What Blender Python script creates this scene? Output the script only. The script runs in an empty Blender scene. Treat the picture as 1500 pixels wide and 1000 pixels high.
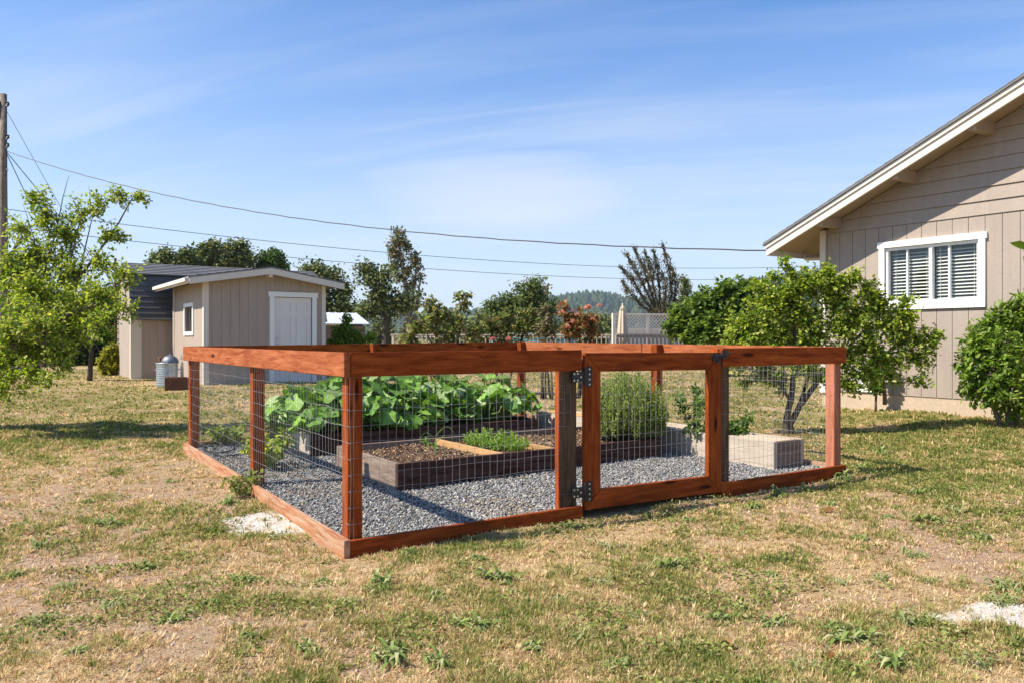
import bpy, bmesh, math, random
import numpy as np
from mathutils import Vector, Matrix

random.seed(7)
RNG = np.random.default_rng(11)
PI = math.pi
F, CX, HY, H = 1150.0, 750.0, 496.0, 1.252
sc = bpy.context.scene
COL = sc.collection

# ---------------------------------------------------------------- layout helpers
def at(px, py, Y):
    """world point at depth Y along the sight line of a measured photo point"""
    return Vector(((px-CX)*Y/F, Y, H-(py-HY)*Y/F))

def gz(x, y):
    x = np.asarray(x, float); y = np.asarray(y, float)
    d = 0.5*((y-4.2)+np.sqrt((y-4.2)**2+.25))
    base = .22*(1-np.exp(-d/6.0))
    t = np.clip((x-3.6)/2.5, 0, 1); t = t*t*(3-2*t)
    u = np.clip((y-7)/2.5, 0, 1)*np.clip((22-y)/6, 0, 1)
    return base + .12*t*u

def vnoise(x, y, s, seed=0):
    """smooth value noise in 0..1"""
    x = np.asarray(x, float)/s+1000.0; y = np.asarray(y, float)/s+1000.0
    xi = np.floor(x).astype(np.int64); yi = np.floor(y).astype(np.int64)
    fx = x-xi; fy = y-yi
    fx = fx*fx*(3-2*fx); fy = fy*fy*(3-2*fy)
    def h(a, b):
        n = (a*374761393+b*668265263+seed*974711) & 0x7fffffff
        n = ((n ^ (n >> 13))*1274126177) & 0x7fffffff
        return ((n ^ (n >> 16)) & 0xffff)/65535.0
    return (h(xi, yi)*(1-fx)+h(xi+1, yi)*fx)*(1-fy)+(h(xi, yi+1)*(1-fx)+h(xi+1, yi+1)*fx)*fy

def bump(x, y):
    x = np.asarray(x, float); y = np.asarray(y, float)
    b = (np.sin(x*3.1+y*1.7)*.008+np.sin(x*1.3-y*2.9+1)*.009+np.sin(x*6.3+y*5.1+2)*.004
         + (vnoise(x, y, .42, 31)-.5)*.020+(vnoise(x, y, .19, 32)-.5)*.014)
    return b*np.clip((40-y)/30, 0, 1)

def gnd(x, y):
    return float(gz(x, y)+bump(x, y))

def gpt(px, py):
    Y = F*H/(py-HY)
    for _ in range(20):
        Y = F*(H-float(gz((px-CX)*Y/F, Y)))/(py-HY)
    return at(px, py, Y)

# ---------------------------------------------------------------- object helpers
def wl(o):
    v = Vector((0, 0, 0))
    while o is not None:
        v = v+o.location; o = o.parent
    return v

def link(name, me, mat, parent=None, loc=(0, 0, 0)):
    o = bpy.data.objects.new(name, me); COL.objects.link(o)
    if mat is not None:
        for m in (mat if isinstance(mat, (list, tuple)) else [mat]):
            me.materials.append(m)
    o.location = loc
    if parent is not None: o.parent = parent
    return o

def tag(o, label, cat, group=None):
    o['label'] = label; o['category'] = cat
    if group: o['group'] = group
    return o

def struct(o, kind='structure'):
    o['kind'] = kind; return o

def thing(name, label, cat, loc=(0, 0, 0), group=None):
    o = bpy.data.objects.new(name, None); COL.objects.link(o)
    o.location = loc; o.empty_display_size = .1
    return tag(o, label, cat, group)

def copy_tree(o, parent=None):
    c = o.copy(); COL.objects.link(c); c.parent = parent
    for ch in list(o.children): copy_tree(ch, c)
    return c

class MB:
    """collects polygons in world coordinates, then links them as ONE mesh object"""
    def __init__(s): s.v = []; s.f = []; s.m = []; s.mi = 0; s.ch = []
    def add(s, vs, fs):
        b = len(s.v); s.ch.append((list(vs), list(fs))); s.v += [tuple(v) for v in vs]
        s.f += [tuple(b+i for i in f) for f in fs]; s.m += [s.mi]*len(fs)
    def hexa(s, p):
        """eight points: bottom ring then top ring"""
        s.add(p, [(3, 2, 1, 0), (4, 5, 6, 7), (0, 1, 5, 4), (1, 2, 6, 5), (2, 3, 7, 6), (3, 0, 4, 7)])
    def box(s, o, a, b, c, A, B, C):
        """box spanned from origin o along unit axes a,b,c over ranges A,B,C"""
        P = lambda i, j, k: o+a*A[i]+b*B[j]+c*C[k]
        s.hexa([P(0, 0, 0), P(1, 0, 0), P(1, 1, 0), P(0, 1, 0), P(0, 0, 1), P(1, 0, 1), P(1, 1, 1), P(0, 1, 1)])
    def prism(s, poly, d):
        n = len(poly); d = Vector(d)
        vs = [Vector(p) for p in poly]+[Vector(p)+d for p in poly]
        s.add(vs, [tuple(reversed(range(n))), tuple(range(n, 2*n))]+[(i, (i+1) % n, n+(i+1) % n, n+i) for i in range(n)])
    def tube(s, pts, rad, n=6, cap=True):
        pts = [Vector(p) for p in pts]
        if not isinstance(rad, (list, tuple)): rad = [rad]*len(pts)
        rings = []; t0 = (pts[1]-pts[0]).normalized()
        ref = Vector((0, 0, 1)) if abs(t0.z) < .9 else Vector((1, 0, 0))
        u = t0.cross(ref).normalized()
        for i, p in enumerate(pts):
            t = (pts[min(i+1, len(pts)-1)]-pts[max(i-1, 0)])
            t = t.normalized() if t.length > 1e-9 else t0
            u = (u-t*u.dot(t)); u = u.normalized() if u.length > 1e-6 else t.orthogonal().normalized()
            w = t.cross(u)
            rings.append([p+(u*math.cos(2*PI*k/n)+w*math.sin(2*PI*k/n))*rad[i] for k in range(n)])
        vs = [q for r in rings for q in r]
        fs = [(i*n+k, i*n+(k+1) % n, (i+1)*n+(k+1) % n, (i+1)*n+k) for i in range(len(pts)-1) for k in range(n)]
        if cap: fs += [tuple(reversed(range(n))), tuple(range((len(pts)-1)*n, len(pts)*n))]
        s.add(vs, fs)
    def lathe(s, c, prof, n=24, fold=0, k=8, cap=True):
        c = Vector(c); vs = []
        for r, z in prof:
            for i in range(n):
                a = 2*PI*i/n; rr = r*(1+fold*math.cos(k*a))
                vs.append(c+Vector((rr*math.cos(a), rr*math.sin(a), z)))
        m = len(prof)
        fs = [(i*n+j, i*n+(j+1) % n, (i+1)*n+(j+1) % n, (i+1)*n+j) for i in range(m-1) for j in range(n)]
        if cap:
            if prof[0][0] > 1e-6: fs.append(tuple(reversed(range(n))))
            if prof[-1][0] > 1e-6: fs.append(tuple(range((m-1)*n, m*n)))
        s.add(vs, fs)
    def build_each(s, name, mat, parent, **kw):
        """every collected piece as a part of its own"""
        for vs, fs in s.ch:
            m = MB(); m.add(vs, fs); m.build(name, mat, parent, **kw)
    def build(s, name, mat, parent=None, loc=None, smooth=False, bevel=0):
        o0 = Vector(loc) if loc is not None else Vector((0, 0, 0))
        base = wl(parent)+o0 if parent is not None else o0
        me = bpy.data.meshes.new(name)
        me.from_pydata([(x-base.x, y-base.y, z-base.z) for x, y, z in s.v], [], s.f)
        bm = bmesh.new(); bm.from_mesh(me)
        bmesh.ops.recalc_face_normals(bm, faces=bm.faces)
        bm.to_mesh(me); bm.free()
        if len(set(s.m)) > 1: me.polygons.foreach_set('material_index', s.m)
        if bevel:
            bm = bmesh.new(); bm.from_mesh(me)
            bmesh.ops.bevel(bm, geom=list(bm.edges), offset=bevel, segments=1, affect='EDGES', clamp_overlap=True)
            bm.to_mesh(me); bm.free()
        if smooth: me.polygons.foreach_set('use_smooth', [True]*len(me.polygons))
        me.update()
        return link(name, me, mat, parent, o0)

def build_np(name, V, T, C, mat, parent=None, loc=None, smooth=False):
    """triangle soup with a colour per vertex"""
    o0 = Vector(loc) if loc is not None else Vector((0, 0, 0))
    base = wl(parent)+o0 if parent is not None else o0
    V = np.asarray(V, np.float32)-np.array(base[:], np.float32)
    me = bpy.data.meshes.new(name)
    n = len(V); T = np.asarray(T, np.int32); k = T.shape[1]
    me.vertices.add(n); me.vertices.foreach_set('co', V.ravel())
    me.loops.add(len(T)*k); me.loops.foreach_set('vertex_index', T.ravel())
    me.polygons.add(len(T)); me.polygons.foreach_set('loop_start', np.arange(0, len(T)*k, k, dtype=np.int32))
    if C is not None:
        a = me.color_attributes.new('Col', 'FLOAT_COLOR', 'POINT')
        C4 = np.ones((n, 4), np.float32); C4[:, :3] = C
        a.data.foreach_set('color', C4.ravel())
    if smooth: me.polygons.foreach_set('use_smooth', np.ones(len(T), bool))
    me.update(calc_edges=True); me.validate()
    return link(name, me, mat, parent, o0)

def board(name, p0, p1, w, t, side, mat, parent=None, bevel=.003, cuts=(0, 0)):
    """timber with its grain along local X; t is its thickness along `side`, w the other way.
    cuts: how much each end is mitred (shift of the +w edge)"""
    p0 = Vector(p0); p1 = Vector(p1); X = (p1-p0); L = X.length; X.normalize()
    Y = Vector(side); Y = (Y-X*Y.dot(X)).normalized(); Z = X.cross(Y)
    h = L/2; a = t/2; b = w/2
    me = bpy.data.meshes.new(name); bm = bmesh.new()
    vs = [bm.verts.new(c) for c in [(-h, -a, -b), (h, -a, -b), (h, a, -b), (-h, a, -b),
          (-h+cuts[0], -a, b), (h-cuts[1], -a, b), (h-cuts[1], a, b), (-h+cuts[0], a, b)]]
    for f in [(3, 2, 1, 0), (4, 5, 6, 7), (0, 1, 5, 4), (1, 2, 6, 5), (2, 3, 7, 6), (3, 0, 4, 7)]:
        bm.faces.new([vs[i] for i in f])
    if bevel: bmesh.ops.bevel(bm, geom=list(bm.edges), offset=bevel, segments=2, affect='EDGES', clamp_overlap=True)
    bm.to_mesh(me); bm.free()
    base = wl(parent) if parent is not None else Vector((0, 0, 0))
    o = link(name, me, mat, parent)
    M = Matrix((X, Y, Z)).transposed().to_4x4(); M.translation = (p0+p1)/2-base
    o.matrix_basis = M
    return o

# ---------------------------------------------------------------- materials
class NT:
    def __init__(s, name):
        s.m = bpy.data.materials.new(name); s.m.use_nodes = True
        s.t = s.m.node_tree; s.b = s.t.nodes['Principled BSDF']; s.out = s.t.nodes['Material Output']
    def n(s, typ, **kw):
        nd = s.t.nodes.new(typ)
        for k, v in kw.items(): setattr(nd, k, v)
        return nd
    def l(s, a, b): s.t.links.new(a, b)
    def val(s, sock, v): sock.default_value = v
    def coord(s, kind='Object', scale=(1, 1, 1), rnd=False):
        tc = s.n('ShaderNodeTexCoord'); mp = s.n('ShaderNodeMapping')
        mp.inputs['Scale'].default_value = scale
        s.l(tc.outputs[kind], mp.inputs['Vector'])
        if rnd:
            oi = s.n('ShaderNodeObjectInfo'); mu = s.n('ShaderNodeMath', operation='MULTIPLY'); mu.inputs[1].default_value = 37
            s.l(oi.outputs['Random'], mu.inputs[0]); s.l(mu.outputs[0], mp.inputs['Location'])
        return mp.outputs['Vector']
    def noise(s, vec, scale, detail=4, rough=.6, dist=0):
        nd = s.n('ShaderNodeTexNoise'); s.l(vec, nd.inputs['Vector'])
        nd.inputs['Scale'].default_value = scale; nd.inputs['Detail'].default_value = detail
        nd.inputs['Roughness'].default_value = rough; nd.inputs['Distortion'].default_value = dist
        return nd.outputs['Fac']
    def ramp(s, fac, stops):
        r = s.n('ShaderNodeValToRGB'); e = r.color_ramp.elements
        while len(e) < len(stops): e.new(.5)
        for i, (p, c) in enumerate(stops):
            e[i].position = p; e[i].color = (c if len(c) == 4 else (*c, 1)) if not isinstance(c, (int, float)) else (c, c, c, 1)
        s.l(fac, r.inputs['Fac']); return r.outputs['Color']
    def mix(s, fac, a, b, blend='MIX'):
        m = s.n('ShaderNodeMix', data_type='RGBA', blend_type=blend)
        for sock, v in ((m.inputs[0], fac), (m.inputs[6], a), (m.inputs[7], b)):
            if hasattr(v, 'links'): s.l(v, sock)
            elif isinstance(v, (int, float)): sock.default_value = v
            else: sock.default_value = (*v, 1) if len(v) == 3 else v
        return m.outputs[2]
    def math(s, op, a, b=None):
        m = s.n('ShaderNodeMath', operation=op)
        for i, v in enumerate((a, b)):
            if v is None: continue
            if hasattr(v, 'links'): s.l(v, m.inputs[i])
            else: m.inputs[i].default_value = v
        return m.outputs[0]
    def bump(s, h, strength=.3, dist=.01):
        b = s.n('ShaderNodeBump'); b.inputs['Strength'].default_value = strength; b.inputs['Distance'].default_value = dist
        s.l(h, b.inputs['Height']); s.l(b.outputs['Normal'], s.b.inputs['Normal'])
    def fin(s, col=None, rough=.7, spec=.3, metal=0):
        if col is not None:
            if hasattr(col, 'links'): s.l(col, s.b.inputs['Base Color'])
            else: s.b.inputs['Base Color'].default_value = (*col, 1)
        if hasattr(rough, 'links'): s.l(rough, s.b.inputs['Roughness'])
        else: s.b.inputs['Roughness'].default_value = rough
        s.b.inputs['Specular IOR Level'].default_value = spec; s.b.inputs['Metallic'].default_value = metal
        return s.m

def wood(name, c1, c2, c3, rough=.65, grain=1.0, knots=True, weather=None, rotz=None, up=False):
    n = NT(name)
    if rotz is not None or up:                        # one mesh with boards of two directions: turn the grain instead of the object
        c0 = n.coord
        def coord(kind, sc_, rnd=False):
            if up: return c0(kind, (sc_[1], sc_[2], sc_[0]), rnd)
            tc = n.n('ShaderNodeTexCoord'); vr = n.n('ShaderNodeVectorRotate', rotation_type='Z_AXIS'); vr.inputs['Angle'].default_value = -rotz
            n.l(tc.outputs[kind], vr.inputs['Vector']); mp = n.n('ShaderNodeMapping'); mp.inputs['Scale'].default_value = sc_
            n.l(vr.outputs[0], mp.inputs['Vector']); return mp.outputs['Vector']
        n.coord = coord
    v = n.coord('Object', (1.6, 14, 14), True)
    g = n.noise(v, 2.2*grain, 6, .65, .6)
    fine = n.noise(n.coord('Object', (6, 120, 120), True), 1.2, 3, .6)
    big = n.noise(n.coord('Object', (1.2, 3, 3), True), 1.6, 3, .55)
    col = n.ramp(g, [(.34, c1), (.5, c2), (.66, c3)])
    col = n.mix(n.math('MULTIPLY', n.ramp(fine, [(.35, 0.), (.72, 1.)]), .6), col, c1)
    col = n.mix(n.ramp(big, [(.35, 0.), (.75, .5)]), col, c1)
    if knots:
        vo = n.n('ShaderNodeTexVoronoi'); n.l(n.coord('Object', (2.2, 9, 9), True), vo.inputs['Vector']); vo.inputs['Scale'].default_value = 1.0
        k = n.ramp(vo.outputs['Distance'], [(.09, 1.), (.20, 0.)])
        col = n.mix(k, col, tuple(x*.3 for x in c1))
    if weather:
        w = n.noise(n.coord('Object', (2, 22, 22), True), 1.6, 5, .7)
        col = n.mix(n.ramp(w, [(.42, 0.), (.62, .85)]), col, weather)
    oi = n.n('ShaderNodeObjectInfo')
    hv = n.n('ShaderNodeHueSaturation'); n.l(col, hv.inputs['Color'])
    mr = n.n('ShaderNodeMapRange'); n.l(oi.outputs['Random'], mr.inputs[0]); mr.inputs[3].default_value = .85; mr.inputs[4].default_value = 1.15
    n.l(mr.outputs[0], hv.inputs['Value'])
    n.bump(n.math('ADD', g, n.math('MULTIPLY', fine, .7)), .35, .004)
    return n.fin(hv.outputs['Color'], max(rough, .8), .12)

def paint(name, c, var=.12, rough=.6, dirt=None, bumpy=.2, scale=(14, 14, 14), streak=0):
    n = NT(name)
    f = n.noise(n.coord('Object', scale), 2.0, 6, .65)
    b = n.noise(n.coord('Object', (1.1, 1.1, .7)), 1.3, 4, .6)
    col = n.ramp(f, [(.3, tuple(x*(1-var) for x in c)), (.7, tuple(min(1, x*(1+var)) for x in c))])
    if dirt: col = n.mix(n.ramp(b, [(.42, 0.), (.75, .55)]), col, dirt)
    if streak:                                            # rain streaks and splashes
        sn = n.noise(n.coord('Object', (5, 5, .35)), 1.6, 6, .7)
        col = n.mix(n.ramp(sn, [(.45, 0.), (.72, streak)]), col, tuple(x*.62 for x in c))
        sn2 = n.noise(n.coord('Object', (2.5, 2.5, 1.2)), 2.2, 5, .7)
        col = n.mix(n.ramp(sn2, [(.55, 0.), (.75, streak*.8)]), col, tuple(min(1, x*1.15) for x in c))
    n.bump(f, bumpy, .004)
    return n.fin(col, rough, .3)

def leafmat(name, trans=.3, rough=.5, spec=.35):
    n = NT(name)
    a = n.n('ShaderNodeAttribute', attribute_name='Col')
    n.fin(a.outputs['Color'], rough, spec)
    tr = n.n('ShaderNodeBsdfTranslucent')
    hs = n.n('ShaderNodeHueSaturation'); hs.inputs['Value'].default_value = 1.25; hs.inputs['Saturation'].default_value = 1.1; hs.inputs['Hue'].default_value = .49
    n.l(a.outputs['Color'], hs.inputs['Color']); n.l(hs.outputs['Color'], tr.inputs['Color'])
    mx = n.n('ShaderNodeMixShader'); mx.inputs[0].default_value = trans
    n.l(n.b.outputs[0], mx.inputs[1]); n.l(tr.outputs[0], mx.inputs[2]); n.l(mx.outputs[0], n.out.inputs['Surface'])
    return n.m

def attrmat(name, rough=.85, spec=.15):
    n = NT(name); a = n.n('ShaderNodeAttribute', attribute_name='Col')
    return n.fin(a.outputs['Color'], rough, spec)

def barkmat(name, c1, c2):
    n = NT(name); f = n.noise(n.coord('Object', (18, 18, 4)), 1.5, 6, .7)
    n.bump(f, .6, .01); return n.fin(n.ramp(f, [(.35, c1), (.65, c2)]), .9, .15)

def metal(name, c, rough=.4, m=1.0, var=.2):
    n = NT(name); f = n.noise(n.coord('Object', (5, 5, 5)), 2, 5, .6)
    return n.fin(n.ramp(f, [(.3, tuple(x*(1-var) for x in c)), (.7, c)]), rough, .5, m)

def glassmat(name, tint=(.9, .95, .93)):
    n = NT(name); n.t.nodes.remove(n.b)
    tr = n.n('ShaderNodeBsdfTransparent'); tr.inputs[0].default_value = (*tint, 1)
    gl = n.n('ShaderNodeBsdfGlossy'); gl.inputs['Roughness'].default_value = .02
    lw = n.n('ShaderNodeLayerWeight'); lw.inputs['Blend'].default_value = .5
    fr = n.math('ADD', .04, n.math('MULTIPLY', n.math('POWER', lw.outputs['Facing'], 5), .9))
    mx = n.n('ShaderNodeMixShader'); n.l(fr, mx.inputs[0])
    n.l(tr.outputs[0], mx.inputs[1]); n.l(gl.outputs[0], mx.inputs[2]); n.l(mx.outputs[0], n.out.inputs['Surface'])
    return n.m

M = {}
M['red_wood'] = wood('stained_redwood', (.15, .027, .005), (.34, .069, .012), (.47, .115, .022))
M['lit_wood'] = wood('sunlit_redwood', (.22, .055, .018), (.43, .13, .050), (.54, .20, .090))  # paler copy of the redwood; sunlight on the lit rails is in the colour
_rw = ((.15, .027, .005), (.34, .069, .012), (.47, .115, .022))
M['gate_rails'] = wood('redwood_gate_rails', *_rw, rotz=math.atan2(2.28, 3.832))
M['gate_stiles'] = wood('redwood_gate_stiles', *_rw, up=True)
M['terracotta'] = paint('clay_pot_brown', (.25, .13, .08), .2, .8)
M['brown_siding'] = paint('brown_siding', (.20, .125, .09), .15, .8)
M['dark_post'] = wood('weathered_post_wood', (.04, .025, .015), (.09, .058, .036), (.15, .10, .066), weather=(.13, .080, .045))
M['pink_post'] = wood('pinkish_redwood', (.30, .10, .055), (.42, .16, .09), (.50, .21, .13), knots=False)
M['sill_wood'] = wood('worn_redwood_sill', (.26, .10, .045), (.42, .18, .085), (.52, .26, .14), weather=(.42, .31, .21))
M['bed_dark'] = wood('dark_stained_bed_wood', (.03, .013, .010), (.066, .028, .022), (.11, .048, .037), weather=(.10, .062, .052))
M['bed_grey'] = wood('silvered_bed_wood', (.15, .11, .085), (.25, .19, .15), (.34, .27, .22), knots=False)
M['bed_pale'] = wood('bleached_bed_wood', (.35, .29, .225), (.48, .41, .33), (.56, .49, .41), knots=False)
M['tan_wood'] = wood('fresh_tan_wood', (.38, .22, .09), (.52, .31, .14), (.6, .38, .19))
M['deck_wood'] = wood('grey_deck_wood', (.22, .19, .165), (.34, .30, .27), (.45, .41, .37), knots=False)
M['siding'] = paint('taupe_siding_paint', (.345, .284, .234), .10, .75, (.30, .246, .203), .35, (9, 9, 30), .30)
M['shed_siding'] = paint('tan_shed_paint', (.38, .312, .258), .08, .75, (.34, .28, .23), .35, (9, 9, 30), .35)
M['trim'] = paint('cream_trim_paint', (.66, .60, .52), .05, .55, (.58, .53, .46), .1)
M['soffit'] = paint('tan_soffit_paint', (.36, .27, .19), .08, .7, (.30, .22, .15), .2)
M['lattice'] = paint('tan_lattice_paint', (.72, .62, .50), .08, .7, (.6, .5, .4), .2)
M['white'] = paint('white_trim_paint', (.80, .79, .77), .03, .45, None, .05)
M['door'] = paint('white_door_paint', (.72, .70, .68), .03, .5, (.62, .60, .58), .05)
M['concrete'] = paint('buff_concrete', (.46, .36, .26), .14, .9, (.36, .28, .2), .5)
M['vinyl'] = paint('white_vinyl', (.78, .78, .77), .02, .35, None, .02)
M['blind'] = paint('blind_slats', (.66, .64, .60), .04, .5, None, .02)
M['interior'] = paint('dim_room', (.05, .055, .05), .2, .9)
M['glass'] = glassmat('window_glass', (.95, .97, .96))
M['wire'] = metal('galvanised_wire', (.42, .42, .42), .45, .7)
M['galv'] = metal('galvanised_steel', (.62, .65, .66), .35, .9, .35)
M['black_metal'] = metal('black_painted_steel', (.025, .027, .03), .45, .3)
M['screw'] = metal('zinc_screws', (.6, .6, .6), .35, .9)
M['grey_metal'] = metal('dull_grey_metal', (.22, .23, .25), .5, .7, .4)
M['rust'] = paint('rusty_brown_steel', (.16, .065, .035), .35, .8, (.09, .04, .025), .4)
M['cable'] = metal('black_cable', (.03, .03, .032), .6, 0)
M['rubber'] = metal('black_hose', (.022, .022, .024), .5, 0)
M['pole'] = barkmat('utility_pole_wood', (.10, .08, .065), (.27, .22, .18))
M['bark_grey'] = barkmat('grey_bark', (.09, .07, .05), (.22, .18, .14))
M['bark_dark'] = barkmat('dark_bark', (.035, .027, .02), (.11, .085, .06))
M['bark_pale'] = barkmat('pale_bark', (.16, .13, .10), (.42, .36, .29))
M['leaf'] = leafmat('leaf_green', .5)
M['leaf_far'] = leafmat('leaf_far', .28, .7, .15)
M['squash_leaf'] = leafmat('squash_leaf', .28, .55, .3)
M['grass'] = leafmat('grass_blades', .38, .85, .08)
M['stem'] = paint('green_stem', (.16, .26, .06), .2, .6)
M['petal'] = leafmat('rose_petals', .3)
M['weed'] = leafmat('weed_leaf', .25, .7, .12)
M['stone'] = attrmat('gravel_stone', .85, .2)
M['bits'] = attrmat('mulch_bits', .95, .05)
M['canvas'] = paint('tan_canvas', (.52, .42, .31), .12, .9, (.42, .33, .25), .3)
M['teal'] = paint('teal_pool_wall', (.10, .30, .30), .1, .5)
M['roof_metal'] = metal('pale_metal_roof', (.72, .73, .75), .45, .3, .1)

def shingles(name, c, scale=(1, 1, 1)):
    n = NT(name)
    f = n.noise(n.coord('Object', (60, 60, 60)), 2, 4, .7)
    b = n.noise(n.coord('Object', (2.2, 2.2, 9)), 1.5, 3, .6)
    col = n.ramp(f, [(.3, tuple(x*.65 for x in c)), (.7, tuple(x*1.25 for x in c))])
    col = n.mix(n.ramp(b, [(.35, .0), (.7, .6)]), col, tuple(x*.6 for x in c))
    n.bump(f, .5, .006)
    return n.fin(col, .9, .15)
M['shingle_grey'] = shingles('grey_asphalt_shingles', (.20, .20, .205))
M['shingle_dark'] = shingles('dark_asphalt_shingles', (.11, .108, .108))
# ================================================================ ground
def patch_noise(x, y):
    """green (high) against dry straw and bare soil (low)"""
    return np.clip(.30*vnoise(x, y, .75, 1)+.38*vnoise(x, y, .26, 2)+.28*vnoise(x, y, .11, 8)+.22*vnoise(x, y, 2.2, 3)-.15, 0, 1)

def soil_noise(x, y):
    return np.clip(.5*vnoise(x+9, y*1.3, .9, 5)+.3*vnoise(x, y, .3, 6)+.35*vnoise(x, y, 2.8, 7)-.08, 0, 1)

def green_bias(x, y):
    """the far lawn and the strip along the fence are greener than the dry foreground"""
    x = np.asarray(x, float); y = np.asarray(y, float)
    g = .045+np.clip((y-5.0)/4, 0, 1)*.15+.07*np.clip((x-1.2)/2, 0, 1)*np.clip((y-4.6)/2, 0, 1)+.05*np.clip((-x-1.8)/1.5, 0, 1)*np.clip((y-4.6)/2, 0, 1)
    g = g + .22*np.exp(-((x-3.6)**2/1.4+(y-6.6)**2/.35))
    d = (x+.956)*(-.5113)+(y-4.47)*.8594          # distance behind the front side of the fence
    g = g + .14*np.exp(-(d+.25)**2/.04)*np.clip((x+1)/.5, 0, 1)*np.clip((4.4-x)/.6, 0, 1)
    g = g + .10*np.exp(-((x+2.0)**2/.8+(y-5.4)**2/.5))
    return g

CHALK = [(-1.63, 5.20, .33, .30), (2.24, 3.50, .32, .22), (-2.02, 6.10, .07, .09)]
def chalk_mask(x, y):
    x = np.asarray(x, float); y = np.asarray(y, float); m = np.zeros_like(x+y)
    wx = (vnoise(x, y, .16, 51)-.5)*.22; wy = (vnoise(x, y, .16, 52)-.5)*.22
    for cx, cy, rx, ry in CHALK:
        m = np.maximum(m, np.clip(1.5*(1.15-((x+wx-cx)/rx)**2-((y+wy-cy)/ry)**2), 0, 1))
    return m

def make_ground():
    xs = np.concatenate([-np.geomspace(3500, 9.2, 46), np.arange(-9, -4, .22), np.arange(-4, 5, .07), np.arange(5, 9.1, .22), np.geomspace(9.4, 3500, 46)])
    ys = np.concatenate([-np.geomspace(60, .8, 10), np.arange(-.4, 2, .3), np.arange(2, 8.5, .07), np.arange(8.5, 26, .25), np.geomspace(26.3, 3600, 60)])
    X, Y = np.meshgrid(xs, ys)
    Z = gz(X, Y)+bump(X, Y)
    V = np.stack([X, Y, Z], -1).reshape(-1, 3)
    nx, ny = len(xs), len(ys)
    i = np.arange(nx-1)[None, :]+np.arange(ny-1)[:, None]*nx
    Q = np.stack([i, i+1, i+1+nx, i+nx], -1).reshape(-1, 4)
    g = np.clip(patch_noise(X, Y)+green_bias(X, Y), 0, 1).ravel(); s = soil_noise(X, Y).ravel()
    C = np.stack([g, s, chalk_mask(X, Y).ravel()], -1)
    n = NT('dry_lawn')
    a = n.n('ShaderNodeAttribute', attribute_name='Col')
    se = n.n('ShaderNodeSeparateColor'); n.l(a.outputs['Color'], se.inputs[0])
    co = n.coord('Object', (1, 1, 1))
    f1 = n.noise(co, 34, 6, .75); f2 = n.noise(co, 9, 5, .65, .8); f3 = n.noise(co, 120, 4, .8, .8)
    far = n.noise(co, .35, 4, .6)
    soil = n.ramp(f1, [(.28, (.15, .095, .064)), (.5, (.33, .222, .15)), (.72, (.46, .335, .245))])
    straw = n.ramp(f3, [(.36, (.15, .095, .052)), (.5, (.40, .28, .155)), (.66, (.60, .46, .28))])
    green = n.ramp(f1, [(.3, (.09, .085, .028)), (.55, (.20, .175, .055)), (.75, (.32, .26, .10))])
    sf = n.ramp(n.math('ADD', n.math('MULTIPLY', f2, .45), se.outputs[1]), [(.68, 0.), (.84, 1.)])
    gf = n.ramp(n.math('ADD', n.math('MULTIPLY', f2, .5), se.outputs[0]), [(.74, 0.), (.98, .85)])
    col = n.mix(sf, straw, soil)
    col = n.mix(gf, col, green)
    chalk = n.ramp(f1, [(.3, (.34, .29, .235)), (.6, (.64, .585, .52))])
    col = n.mix(n.ramp(n.math('ADD', n.math('MULTIPLY', f2, .7), se.outputs[2]), [(.62, 0.), (.95, 1.)]), col, chalk)
    n.l(n.mix(n.ramp(far, [(.4, 0.), (.7, .35)]), col, (.34, .27, .10)), n.b.inputs['Base Color'])
    n.bump(n.math('ADD', n.math('MULTIPLY', f1, .8), n.math('MULTIPLY', f3, .35)), .6, .03)
    n.fin(None, .95, .08)
    o = build_np('ground', V, Q, C, n.m, smooth=True)
    return struct(o)
make_ground()

# ---------------------------------------------------------------- fence plan
A2 = Vector((-.956, 4.47, 0)); B2 = Vector((-3.357, 8.01, 0)); D2 = Vector((2.876, 6.75, 0)); C2 = Vector((.14, 10.8, 0))
POLY = [A2, B2, C2, D2]
UU = Vector((-.5614, .8276, 0)); VV = Vector((.8276, .5614, 0)); ZZ = Vector((0, 0, 1))
FD = (D2-A2).normalized()

def in_poly(x, y, poly, grow=0.0):
    c = sum((p for p in poly), Vector((0, 0, 0)))/len(poly)
    P = [(c+(p-c)*(1+grow)) for p in poly]
    r = np.ones_like(np.asarray(x, float), bool); n = len(P)
    sgn = None
    for i in range(n):
        a, b = P[i], P[(i+1) % n]
        cr = (b.x-a.x)*(np.asarray(y)-a.y)-(b.y-a.y)*(np.asarray(x)-a.x)
        cc = (b.x-a.x)*(c.y-a.y)-(b.y-a.y)*(c.x-a.x)
        r &= (cr*cc > 0)
    return r

# footprints that grass must keep off: filled further on
KEEP_OFF = []

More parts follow.
